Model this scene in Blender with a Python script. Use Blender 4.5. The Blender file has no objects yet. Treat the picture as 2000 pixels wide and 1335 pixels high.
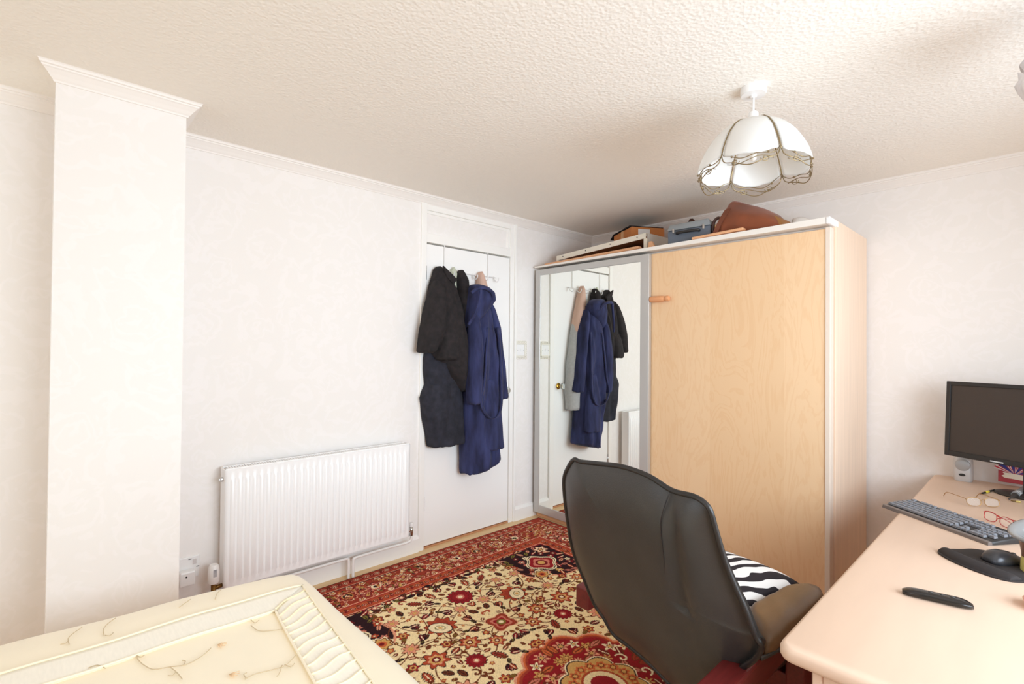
import bpy, bmesh, math, random
import numpy as np
from mathutils import Vector, Matrix, noise
random.seed(7)
SC = bpy.context.scene
COL = SC.collection
PI = math.pi

# ------------------------------------------------------------------ camera
CF, YAW, PIT, ROL = 978.012, 0.8191, 0.0112, 0.00883
CC = Vector((2.7651, -3.5401, 1.3117))
FW = Vector((-math.sin(YAW)*math.cos(PIT), math.cos(YAW)*math.cos(PIT), math.sin(PIT)))
R0 = Vector((math.cos(YAW), math.sin(YAW), 0)); U0 = R0.cross(FW)
RT = R0*math.cos(ROL)+U0*math.sin(ROL); UP = -R0*math.sin(ROL)+U0*math.cos(ROL)
cd = bpy.data.cameras.new('camera'); cam = bpy.data.objects.new('camera', cd); COL.objects.link(cam)
cd.sensor_fit = 'HORIZONTAL'; cd.sensor_width = 36; cd.lens = CF*36/2000
cd.clip_start = .05
cam.matrix_world = Matrix(((RT.x, UP.x, -FW.x, CC.x), (RT.y, UP.y, -FW.y, CC.y), (RT.z, UP.z, -FW.z, CC.z), (0, 0, 0, 1)))
SC.camera = cam

# ------------------------------------------------------------------ world, light, exposure
SC.view_settings.view_transform = 'Standard'; SC.view_settings.look = 'None'
SC.view_settings.gamma = 1; SC.view_settings.use_curve_mapping = False
SC.view_settings.exposure = -0.28
SC.cycles.max_bounces = 16; SC.cycles.diffuse_bounces = 12
W = bpy.data.worlds.new('sky'); SC.world = W; W.use_nodes = True
W.node_tree.nodes['Background'].inputs[0].default_value = (.80, .90, 1, 1)
W.node_tree.nodes['Background'].inputs[1].default_value = 1.0

def area(name, loc, target, sx, sy, power, col=(1, 1, 1)):
    d = bpy.data.lights.new(name, 'AREA'); d.shape = 'RECTANGLE'; d.size = sx; d.size_y = sy
    d.energy = power; d.color = col
    o = bpy.data.objects.new(name, d); COL.objects.link(o); o.location = loc
    o.rotation_euler = (Vector(target)-Vector(loc)).to_track_quat('-Z', 'Y').to_euler()
    return o
area('daylight_window_front', (1.7, -6.52, 1.45), (1.7, 0, 1.35), 2.7, 1.5, 36, (.76, .88, 1))
area('daylight_window_right', (3.68, -2.15, 1.40), (0, -1.85, 1.16), 2.2, 1.0, 62, (.77, .89, 1)).data.spread = math.radians(136)

# ------------------------------------------------------------------ helpers
def at(px, py, ax, v):
    """the point where a sight line meets the plane axis = v"""
    d = FW + RT*((px-1000)/CF) - UP*((py-667.5)/CF)
    return CC + d*((v-CC[ax])/d[ax])

def s2l(c):
    r = []
    for v in c[:3]:
        v /= 255.0
        r.append(v/12.92 if v <= .04045 else ((v+.055)/1.055)**2.4)
    return tuple(r)

MATS = {}
def mat(name, rgb, rough=.6, metal=0, var=0, vscale=20, bump=0, bscale=80, bdist=.002, sheen=0, spec=.5, coat=0, stretch=None, trans=0, rgb2=None, det=4):
    if name in MATS: return MATS[name]
    m = bpy.data.materials.new(name); m.use_nodes = True
    nt = m.node_tree; p = nt.nodes['Principled BSDF']
    c = s2l(rgb); p.inputs['Base Color'].default_value = (*c, 1)
    p.inputs['Roughness'].default_value = rough; p.inputs['Metallic'].default_value = metal
    p.inputs['Specular IOR Level'].default_value = spec
    if sheen: p.inputs['Sheen Weight'].default_value = sheen; p.inputs['Sheen Roughness'].default_value = .4
    if coat: p.inputs['Coat Weight'].default_value = coat
    if trans: p.inputs['Transmission Weight'].default_value = trans
    tc = nt.nodes.new('ShaderNodeTexCoord'); vec = tc.outputs['Object']
    if stretch:
        mp = nt.nodes.new('ShaderNodeMapping'); mp.inputs['Scale'].default_value = stretch
        nt.links.new(vec, mp.inputs['Vector']); vec = mp.outputs['Vector']
    if var or rgb2:
        n = nt.nodes.new('ShaderNodeTexNoise'); n.inputs['Scale'].default_value = vscale; n.inputs['Detail'].default_value = det
        nt.links.new(vec, n.inputs['Vector'])
        r = nt.nodes.new('ShaderNodeValToRGB'); nt.links.new(n.outputs['Fac'], r.inputs['Fac'])
        r.color_ramp.elements[0].position = .3; r.color_ramp.elements[1].position = .7
        a = s2l(rgb2) if rgb2 else tuple(max(0, x*(1-var)) for x in c)
        b = c if rgb2 else tuple(min(1, x*(1+var)) for x in c)
        r.color_ramp.elements[0].color = (*a, 1); r.color_ramp.elements[1].color = (*b, 1)
        nt.links.new(r.outputs['Color'], p.inputs['Base Color'])
    if bump:
        n2 = nt.nodes.new('ShaderNodeTexNoise'); n2.inputs['Scale'].default_value = bscale; n2.inputs['Detail'].default_value = 3
        nt.links.new(vec, n2.inputs['Vector'])
        b = nt.nodes.new('ShaderNodeBump'); b.inputs['Strength'].default_value = bump; b.inputs['Distance'].default_value = bdist
        nt.links.new(n2.outputs['Fac'], b.inputs['Height']); nt.links.new(b.outputs['Normal'], p.inputs['Normal'])
    MATS[name] = m
    return m

def new(): return bmesh.new()

def obj(name, bm, m, parent=None, smooth=False, mods=(), kind=None, label=None, cat=None, group=None, loc=None, angle=None):
    """one mesh object; vertices are given in world space and stored relative to the thing's base"""
    off = Vector((0, 0, 0))
    if parent is not None: off = Vector(parent['_o'])
    elif loc is not None: off = Vector(loc)
    bmesh.ops.recalc_face_normals(bm, faces=bm.faces[:])
    bmesh.ops.translate(bm, verts=bm.verts[:], vec=-off)
    me = bpy.data.meshes.new(name); bm.to_mesh(me); bm.free()
    if smooth:
        me.polygons.foreach_set('use_smooth', [True]*len(me.polygons))
        if angle: me.set_sharp_from_angle(angle=math.radians(angle))
    for mm in (m if isinstance(m, (list, tuple)) else [m]): me.materials.append(mm)
    o = bpy.data.objects.new(name, me); COL.objects.link(o)
    if parent is not None: o.parent = parent
    else: o.location = off
    o['_o'] = tuple(off)
    for k, v in mods: 
        md = o.modifiers.new(k.lower(), k)
        for a, b in v.items(): setattr(md, a, b)
    if kind: o['kind'] = kind
    if label: o['label'] = label
    if cat: o['category'] = cat
    if group: o['group'] = group
    return o

def thing(name, label, cat, loc, group=None):
    o = bpy.data.objects.new(name, None); COL.objects.link(o); o.location = loc; o['_o'] = tuple(loc)
    o.empty_display_size = .05
    o['label'] = label; o['category'] = cat
    if group: o['group'] = group
    return o

def box(bm, a, b, bev=0, seg=2, M=None):
    a = Vector(a); b = Vector(b)
    r = bmesh.ops.create_cube(bm, size=1)['verts']
    c = (a+b)/2; s = b-a
    for v in r: v.co = Vector((v.co.x*s.x, v.co.y*s.y, v.co.z*s.z))+c
    if bev:
        es = list({e for v in r for e in v.link_edges})
        g = bmesh.ops.bevel(bm, geom=es+r, offset=bev, segments=seg, affect='EDGES', profile=.5)
        r = list({v for v in g['verts']} | {v for v in r if v.is_valid})
    if M is not None:
        for v in r:
            if v.is_valid: v.co = M @ v.co
    return r

def ring_faces(bm, A, B, closed=True):
    n = len(A)
    for i in range(n if closed else n-1):
        j = (i+1) % n
        try: bm.faces.new((A[i], A[j], B[j], B[i]))
        except ValueError: pass

def loft(bm, rings, cap=(True, True), closed=True):
    vs = [[bm.verts.new(p) for p in r] for r in rings]
    for a, b in zip(vs, vs[1:]): ring_faces(bm, a, b, closed)
    if closed:
        if cap[0]: bm.faces.new(vs[0])
        if cap[1]: bm.faces.new(vs[-1][::-1])
    return vs

def tube(bm, pts, r, n=8, closed=False, cap=True):
    pts = [Vector(p) for p in pts]; m = len(pts)
    rr = r if isinstance(r, (list, tuple)) else [r]*m
    T = []
    for i in range(m):
        if closed: t = pts[(i+1) % m]-pts[i-1]
        else: t = pts[min(i+1, m-1)]-pts[max(i-1, 0)]
        T.append(t.normalized() if t.length > 1e-9 else Vector((0, 0, 1)))
    N = T[0].orthogonal().normalized(); rings = []
    for i in range(m):
        N = (N-T[i]*N.dot(T[i]))
        N = N.normalized() if N.length > 1e-6 else T[i].orthogonal().normalized()
        Bn = T[i].cross(N)
        rings.append([pts[i]+(N*math.cos(2*PI*k/n)+Bn*math.sin(2*PI*k/n))*rr[i] for k in range(n)])
    vs = loft(bm, rings, (cap and not closed, cap and not closed))
    if closed: ring_faces(bm, vs[-1], vs[0])

def spline(pts, n=8, closed=False):
    P = [Vector(p) for p in pts]; m = len(P); out = []
    for i in range(m if closed else m-1):
        if closed: a, b, c, d = P[i-1], P[i], P[(i+1) % m], P[(i+2) % m]
        else: a, b, c, d = P[max(i-1, 0)], P[i], P[i+1], P[min(i+2, m-1)]
        for k in range(n):
            t = k/n
            out.append(.5*((2*b)+(c-a)*t+(2*a-5*b+4*c-d)*t*t+(3*b-a-3*c+d)*t**3))
    if not closed: out.append(P[-1])
    return out

def lathe(bm, prof, c=(0, 0, 0), n=32, M=None):
    c = Vector(c); vs = []
    for r, z in prof:
        if r < 1e-6: vs.append([bm.verts.new(Vector((0, 0, z)))])
        else: vs.append([bm.verts.new(Vector((r*math.cos(2*PI*k/n), r*math.sin(2*PI*k/n), z))) for k in range(n)])
    for A, B in zip(vs, vs[1:]):
        if len(A) == 1 and len(B) == 1: continue
        if len(A) == 1:
            for k in range(n): bm.faces.new((A[0], B[(k+1) % n], B[k]))
        elif len(B) == 1:
            for k in range(n): bm.faces.new((A[k], A[(k+1) % n], B[0]))
        else: ring_faces(bm, A, B)
    for r in vs:
        for v in r: v.co = (M @ v.co if M is not None else v.co)+c

def grid(bm, nu, nv, f, wrap=False):
    vs = [[bm.verts.new(f(i/(nu), j/(nv))) for j in range(nv+1)] for i in range(nu+1)]
    for i in range(nu):
        for j in range(nv):
            bm.faces.new((vs[i][j], vs[i+1][j], vs[i+1][j+1], vs[i][j+1]))
    return vs

def prism(bm, poly, axis, a, b, bev=0):
    """extrude a 2-D polygon along an axis"""
    def P(u, v, w): return [Vector((w, u, v)), Vector((u, w, v)), Vector((u, v, w))][axis]
    A = [bm.verts.new(P(u, v, a)) for u, v in poly]; B = [bm.verts.new(P(u, v, b)) for u, v in poly]
    ring_faces(bm, A, B); bm.faces.new(A[::-1]); bm.faces.new(B)
    if bev:
        bmesh.ops.bevel(bm, geom=list({e for v in A+B for e in v.link_edges})+A+B, offset=bev, segments=2, affect='EDGES', profile=.5)

def lerp_rows(rows, t):
    """rows sorted by first column descending; linear interpolation"""
    for a, b in zip(rows, rows[1:]):
        if a[0] >= t >= b[0]:
            k = (a[0]-t)/(a[0]-b[0]) if a[0] != b[0] else 0
            return [x+(y-x)*k for x, y in zip(a, b)]
    return list(rows[0] if t > rows[0][0] else rows[-1])

# ------------------------------------------------------------------ materials
def wallpaper(name):
    m = mat(name, (243, 236, 229), .75)
    nt = m.node_tree; p = nt.nodes['Principled BSDF']; tc = nt.nodes.new('ShaderNodeTexCoord')
    w = nt.nodes.new('ShaderNodeTexNoise'); w.inputs['Scale'].default_value = 7; w.inputs['Detail'].default_value = 2; w.inputs['Distortion'].default_value = 2.2
    v = nt.nodes.new('ShaderNodeTexVoronoi'); v.feature = 'SMOOTH_F1'; v.inputs['Scale'].default_value = 6
    nt.links.new(tc.outputs['Object'], w.inputs['Vector']); 
    mx = nt.nodes.new('ShaderNodeMix'); mx.data_type = 'VECTOR'; mx.inputs[0].default_value = .12
    nt.links.new(tc.outputs['Object'], mx.inputs[4]); nt.links.new(w.outputs['Color'], mx.inputs[5]); nt.links.new(mx.outputs[1], v.inputs['Vector'])
    sn = nt.nodes.new('ShaderNodeMath'); sn.operation = 'MULTIPLY'; sn.inputs[1].default_value = 34
    s2 = nt.nodes.new('ShaderNodeMath'); s2.operation = 'SINE'
    nt.links.new(v.outputs['Distance'], sn.inputs[0]); nt.links.new(sn.outputs[0], s2.inputs[0])
    r = nt.nodes.new('ShaderNodeValToRGB'); nt.links.new(s2.outputs[0], r.inputs['Fac'])
    r.color_ramp.elements[0].color = (*s2l((241, 237, 233)), 1); r.color_ramp.elements[1].color = (*s2l((243, 239, 236)), 1)
    r.color_ramp.elements[0].position = .3; r.color_ramp.elements[1].position = .7
    nt.links.new(r.outputs['Color'], p.inputs['Base Color'])
    b = nt.nodes.new('ShaderNodeBump'); b.inputs['Strength'].default_value = .06; b.inputs['Distance'].default_value = .0015
    nt.links.new(s2.outputs[0], b.inputs['Height']); nt.links.new(b.outputs['Normal'], p.inputs['Normal'])
    return m
M_WALL = wallpaper('damask_wallpaper')
def artex():
    m = mat('textured_ceiling', (243, 238, 230), .85, spec=.15)
    nt = m.node_tree; p = nt.nodes['Principled BSDF']; tc = nt.nodes.new('ShaderNodeTexCoord')
    v = nt.nodes.new('ShaderNodeTexVoronoi'); v.inputs['Scale'].default_value = 88; v.feature = 'SMOOTH_F1'; v.inputs['Smoothness'].default_value = .6
    n = nt.nodes.new('ShaderNodeTexNoise'); n.inputs['Scale'].default_value = 70; n.inputs['Detail'].default_value = 4
    nt.links.new(tc.outputs['Object'], v.inputs['Vector']); nt.links.new(tc.outputs['Object'], n.inputs['Vector'])
    a = nt.nodes.new('ShaderNodeMath'); a.operation = 'ADD'; nt.links.new(v.outputs['Distance'], a.inputs[0]); nt.links.new(n.outputs['Fac'], a.inputs[1])
    b = nt.nodes.new('ShaderNodeBump'); b.inputs['Strength'].default_value = .30; b.inputs['Distance'].default_value = .006
    nt.links.new(a.outputs[0], b.inputs['Height']); nt.links.new(b.outputs['Normal'], p.inputs['Normal'])
    return m
M_CEIL = artex()
M_WHITE = mat('white_gloss_paint', (247, 245, 241), .35)
M_DOOR = mat('white_door_paint', (248, 247, 245), .4)
M_COVE = mat('white_coving', (243, 238, 233), .55)
M_FLOOR = mat('pale_oak_floor', (226, 193, 146), .5, var=.06, vscale=6, stretch=(8, 1, 1))
M_RAD = mat('radiator_enamel', (248, 248, 248), .3)
M_PLAST = mat('white_plastic', (240, 239, 238), .35)
M_CHROME = mat('chrome', (200, 200, 200), .15, 1)
M_BRASS = mat('polished_brass', (205, 165, 80), .2, 1)
M_DARKBRASS = mat('antique_brass_wire', (150, 132, 100), .35, .8)
M_ALU = mat('satin_aluminium', (198, 196, 193), .38, .55)
M_LEATHER = mat('black_leather', (58, 55, 53), .36, var=.10, vscale=9, bump=.25, bscale=340, bdist=.0012, spec=.5)
M_LEATHER2 = mat('piping_leather', (38, 35, 34), .38)
M_ARM = mat('brown_arm_leather', (112, 84, 56), .38, var=.25, vscale=12, bump=.25, bscale=60, bdist=.003, stretch=(1, .3, 1))  # brown leather with random streaks of lighter and darker tone
M_MAROON = mat('mahogany_wood', (112, 38, 36), .4, var=.15, vscale=12, stretch=(8, 1, 8))
M_BLACKP = mat('black_plastic', (34, 31, 30), .4)
M_SCREEN = mat('dark_screen', (58, 48, 42), .5, var=.05, vscale=300)
M_KEY = mat('grey_keycap', (124, 125, 131), .45)
M_CARD = mat('brown_cardboard', (205, 130, 72), .8, var=.06, vscale=10)
M_CARD2 = mat('yellow_cardboard', (212, 152, 74), .8, var=.06, vscale=10)
M_PEACH = mat('pale_pine', (232, 176, 132), .5, var=.05, vscale=8, stretch=(1, 10, 10))
M_STEEL = mat('cream_metal', (232, 224, 208), .45)
M_CASE = mat('blue_grey_case', (92, 100, 112), .5)
M_CASE2 = mat('blue_grey_lid', (140, 144, 146), .5)
M_BAG = mat('brown_suede', (132, 70, 40), .75, var=.22, vscale=7, sheen=.3)
M_BAGD = mat('dark_brown_leather', (70, 42, 32), .55)
M_BLACKC = mat('black_cloth', (32, 26, 27), .9, var=.45, vscale=30, bump=.5, bscale=120, bdist=.003)
M_CHARC = mat('charcoal_cloth', (36, 36, 46), .9, var=.4, vscale=24, bump=.5, bscale=110, bdist=.003)
M_NAVY = mat('navy_fleece', (56, 62, 108), .9, rgb2=(20, 22, 52), vscale=17, sheen=.06, bump=.6, bscale=60, bdist=.004, stretch=(1, 1, .25))  # lighter streaks are nap marks, with fleece sheen painted into the tone
M_PINK = mat('dusty_pink_cloth', (208, 172, 154), .8)
M_GREYC = mat('grey_marl_cloth', (178, 177, 176), .85, var=.08, vscale=60)
M_SAGE = mat('pale_sage_cloth', (196, 200, 180), .85)
def veneer(name, c1, c2, c3, boards=.2, axis='X'):
    m = mat(name, c1, .42)
    nt = m.node_tree; p = nt.nodes['Principled BSDF']; tc = nt.nodes.new('ShaderNodeTexCoord')
    mp = nt.nodes.new('ShaderNodeMapping'); mp.inputs['Scale'].default_value = (2.2, 2.2, .55)
    nt.links.new(tc.outputs['Object'], mp.inputs['Vector'])
    n = nt.nodes.new('ShaderNodeTexNoise'); n.inputs['Scale'].default_value = 3.2; n.inputs['Detail'].default_value = 5; n.inputs['Distortion'].default_value = 1.2
    nt.links.new(mp.outputs['Vector'], n.inputs['Vector'])
    mul = nt.nodes.new('ShaderNodeMath'); mul.operation = 'MULTIPLY'; mul.inputs[1].default_value = 60
    sn = nt.nodes.new('ShaderNodeMath'); sn.operation = 'SINE'
    nt.links.new(n.outputs['Fac'], mul.inputs[0]); nt.links.new(mul.outputs[0], sn.inputs[0])
    r = nt.nodes.new('ShaderNodeValToRGB'); nt.links.new(sn.outputs[0], r.inputs['Fac'])
    r.color_ramp.elements[0].color = (*s2l(c1), 1); r.color_ramp.elements[1].color = (*s2l(c2), 1)
    r.color_ramp.elements[0].position = .2; r.color_ramp.elements[1].position = .95
    sp = nt.nodes.new('ShaderNodeSeparateXYZ'); nt.links.new(tc.outputs['Object'], sp.inputs[0])
    dv = nt.nodes.new('ShaderNodeMath'); dv.operation = 'DIVIDE'; dv.inputs[1].default_value = boards; nt.links.new(sp.outputs[axis], dv.inputs[0])
    fl = nt.nodes.new('ShaderNodeMath'); fl.operation = 'FLOOR'; nt.links.new(dv.outputs[0], fl.inputs[0])
    wn = nt.nodes.new('ShaderNodeTexWhiteNoise'); wn.noise_dimensions = '1D'; nt.links.new(fl.outputs[0], wn.inputs['W'])
    mx = nt.nodes.new('ShaderNodeMix'); mx.data_type = 'RGBA'; mx.blend_type = 'MIX'
    nt.links.new(wn.outputs['Value'], mx.inputs[0])
    nt.links.new(r.outputs['Color'], mx.inputs[6])
    mx2 = nt.nodes.new('ShaderNodeMix'); mx2.data_type = 'RGBA'; mx2.blend_type = 'MULTIPLY'; mx2.inputs[0].default_value = 1
    nt.links.new(r.outputs['Color'], mx2.inputs[6]); mx2.inputs[7].default_value = (*s2l(c3), 1)
    nt.links.new(mx2.outputs[2], mx.inputs[7])
    nt.links.new(mx.outputs[2], p.inputs['Base Color'])
    return m
M_VENEER = veneer('birch_veneer', (241, 205, 163), (238, 199, 155), (251, 248, 244))
M_SIDE = mat('beech_melamine', (240, 214, 190), .5, var=.05, vscale=7, stretch=(6, 6, .3))
M_DESK = mat('pale_beech_desk', (226, 197, 174), .45, var=.03, vscale=5, stretch=(3, .5, 1))

# ------------------------------------------------------------------ the room
XR, YF, H = 3.72, -6.6, 2.295
def struct(name, bm, m, parent=None, **k): return obj(name, bm, m, parent, kind='structure', **k)
bm = new(); box(bm, (-.3, YF-.2, -.1), (XR+.2, .2, 0)); struct('floor', bm, M_FLOOR)
bm = new(); box(bm, (-.3, YF-.2, H), (XR+.2, .2, H+.1)); struct('ceiling', bm, M_CEIL)
D0, D1, DT = -1.771, -.922, 2.26      # door-frame opening in the left wall
bm = new()
box(bm, (-.12, YF, 0), (0, D0, H)); box(bm, (-.12, D1, 0), (0, 0, H)); box(bm, (-.12, D0, DT), (0, D1, H))
struct('wall_left', bm, M_WALL)
bm = new(); box(bm, (0, -3.522, 0), (.36, -3.127, H)); struct('wall_pier', bm, M_WALL)
bm = new(); box(bm, (-.12, 0, 0), (XR+.12, .12, H)); struct('wall_back', bm, M_WALL)
def wall_hole(name, ax, pos, th, a0, a1, h0, h1, e0, e1):
    bm = new()
    def bx(u0, u1, z0, z1):
        if ax == 0: box(bm, (pos, u0, z0), (pos+th, u1, z1))
        else: box(bm, (u0, pos, z0), (u1, pos+th, z1))
    bx(e0, a0, 0, H); bx(a1, e1, 0, H); bx(a0, a1, 0, h0); bx(a0, a1, h1, H)
    struct(name, bm, M_WALL)
    n = 'window_1' if ax == 1 else 'window_2'
    bm = new()
    def fr(u0, u1, z0, z1, t=.05):
        p0, p1 = pos+th*.35, pos+th*.75
        for (q0, q1, y0, y1) in ((u0, u1, z0, z0+t), (u0, u1, z1-t, z1), (u0, u0+t, z0+t, z1-t), (u1-t, u1, z0+t, z1-t)):
            if ax == 0: box(bm, (min(p0, p1), q0, y0), (max(p0, p1), q1, y1))
            else: box(bm, (q0, min(p0, p1), y0), (q1, max(p0, p1), y1))
    mid = (a0+a1)/2
    fr(a0, mid, h0, h1); fr(mid, a1, h0, h1)
    w = struct(n, bm, M_PLAST)
    for (u0, u1) in ((a0+.05, mid-.05), (mid+.05, a1-.05)):
        bm = new(); q = pos+th*.55
        if ax == 0: box(bm, (q-.004, u0, h0+.05), (q+.004, u1, h1-.05))
        else: box(bm, (u0, q-.004, h0+.05), (u1, q+.004, h1-.05))
        obj('pane', bm, mat('window_glass', (250, 252, 252), 0, trans=1), w)
wall_hole('wall_front', 1, YF, -.12, .3, 3.1, .65, 2.2, -.12, XR+.12)
wall_hole('wall_right', 0, XR, .12, -3.35, -.95, .83, 1.93, YF, 0)

# coving: one profile swept along the walls with mitres
COVE = [(0, .056), (.006, .056), (.008, .050), (.013, .045), (.021, .034), (.033, .021), (.038, .018), (.039, .013), (.045, .011), (.046, .004), (.050, .0), (0, 0)]
def sweep(bm, path, prof, drop=0):
    """path: (x, y) of the wall line with inward side on the left; prof: (out, down)"""
    rings = []
    n = len(path)
    for i, (x, y) in enumerate(path):
        def nrm(a, b):
            d = Vector((b[0]-a[0], b[1]-a[1])).normalized(); return Vector((-d.y, d.x))
        if i == 0: nn = nrm(path[0], path[1])
        elif i == n-1: nn = nrm(path[-2], path[-1])
        else:
            a = nrm(path[i-1], path[i]); b = nrm(path[i], path[i+1]); nn = (a+b)/(1+a.dot(b))
        rings.append([Vector((x+nn.x*o, y+nn.y*o, H-d)) for o, d in prof])
    if drop: rings = rings[:-drop]
    loft(bm, rings)
bm = new(); sweep(bm, [(0, -.001), (0, -3.127), (.36, -3.127), (.36, -3.522), (0, -3.522)], COVE, 1); sweep(bm, [(0, -3.522), (0, YF+.001)], COVE); struct('trim_1', bm, M_COVE)
bm = new(); sweep(bm, [(XR, 0), (.0, 0)], COVE); struct('trim_2', bm, M_COVE)
# skirting boards
SK = [(0, 0), (.016, 0), (.016, .085), (.010, .10), (0, .104)]
def skirt(name, path):
    bm = new(); rings = []
    for i, (x, y) in enumerate(path):
        rings.append((x, y))
    (x0, y0), (x1, y1) = path
    d = Vector((x1-x0, y1-y0)).normalized(); nn = Vector((-d.y, d.x))
    loft(bm, [[Vector((x+nn.x*o, y+nn.y*o, z)) for o, z in SK] for x, y in path]); struct(name, bm, M_WHITE)
skirt('baseboard_left', [(0, D0), (0, -3.127)]); skirt('baseboard_left', [(0, -.017), (0, D1)]); skirt('baseboard_left', [(0, -3.522), (0, YF)])
skirt('baseboard_back', [(XR, 0), (0, 0)])
skirt('baseboard_pier', [(.36, -3.127), (.36, -3.522)])

# door set: storey-height frame with papered transom panel
bm = new()
DA, DB = -1.727, -.985                # door leaf edges
box(bm, (-.10, D0, 0), (.012, DA-.003, H-.05), .003)           # left jamb + architrave
box(bm, (-.10, DB+.003, 0), (.006, D1-.022, H-.05), .003)
box(bm, (-.10, D1-.022, 0), (.016, D1, H-.05), .004)
box(bm, (-.10, DA-.003, 1.995), (.004, DB+.003, 2.055), .003)  # rail above the door
box(bm, (-.10, DA-.003, 2.205), (.006, DB+.003, H-.05), .003)
box(bm, (-.10, DA-.003, 2.185), (-.006, DB+.003, 2.205), .003)
box(bm, (-.10, DB-.022, 2.055), (-.004, DB+.003, 2.19), .003)
struct('trim_3', bm, M_WHITE)
bm = new(); box(bm, (-.05, DA, 2.05), (-.014, DB-.02, 2.19)); struct('trim_4', bm, M_WALL, label='wallpapered panel above the door')
bm = new(); box(bm, (-.10, DA-.003, 0), (.0, DB+.003, .012), .002); struct('trim_5', bm, mat('oak_threshold', (196, 140, 100), .5))
bm = new(); box(bm, (-.044, DA, .018), (-.002, DB, 1.984), .002); door = struct('door_1', bm, M_DOOR)
bm = new()
lathe(bm, [(0, 0), (.026, 0), (.026, .003), (.02, .006), (.009, .008), (.009, .03), (0, .03)], (-.002, -1.043, .997), 24, Matrix.Rotation(PI/2, 4, 'Y'))
obj('knob_rose', bm, M_BRASS, door, True, angle=40)
bm = new(); lathe(bm, [(0, 0), (.012, .0), (.024, .008), (.028, .02), (.024, .032), (.012, .038), (0, .038)], (.026, -1.043, .997), 10, Matrix.Rotation(PI/2, 4, 'Y'))
obj('door_knob', bm, mat('cut_glass', (240, 245, 245), .02, trans=.8), door)
for z in (.25, 1.75):
    bm = new(); tube(bm, [(.002, DA-.001, z), (.002, DA-.001, z+.09)], .005); obj('hinge', bm, M_CHROME, door, True)
# closing wall of the passage behind the door
bm = new(); box(bm, (-.30, D0-.2, 0), (-.20, D1+.2, H)); struct('wall_passage', bm, M_WALL)

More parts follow.
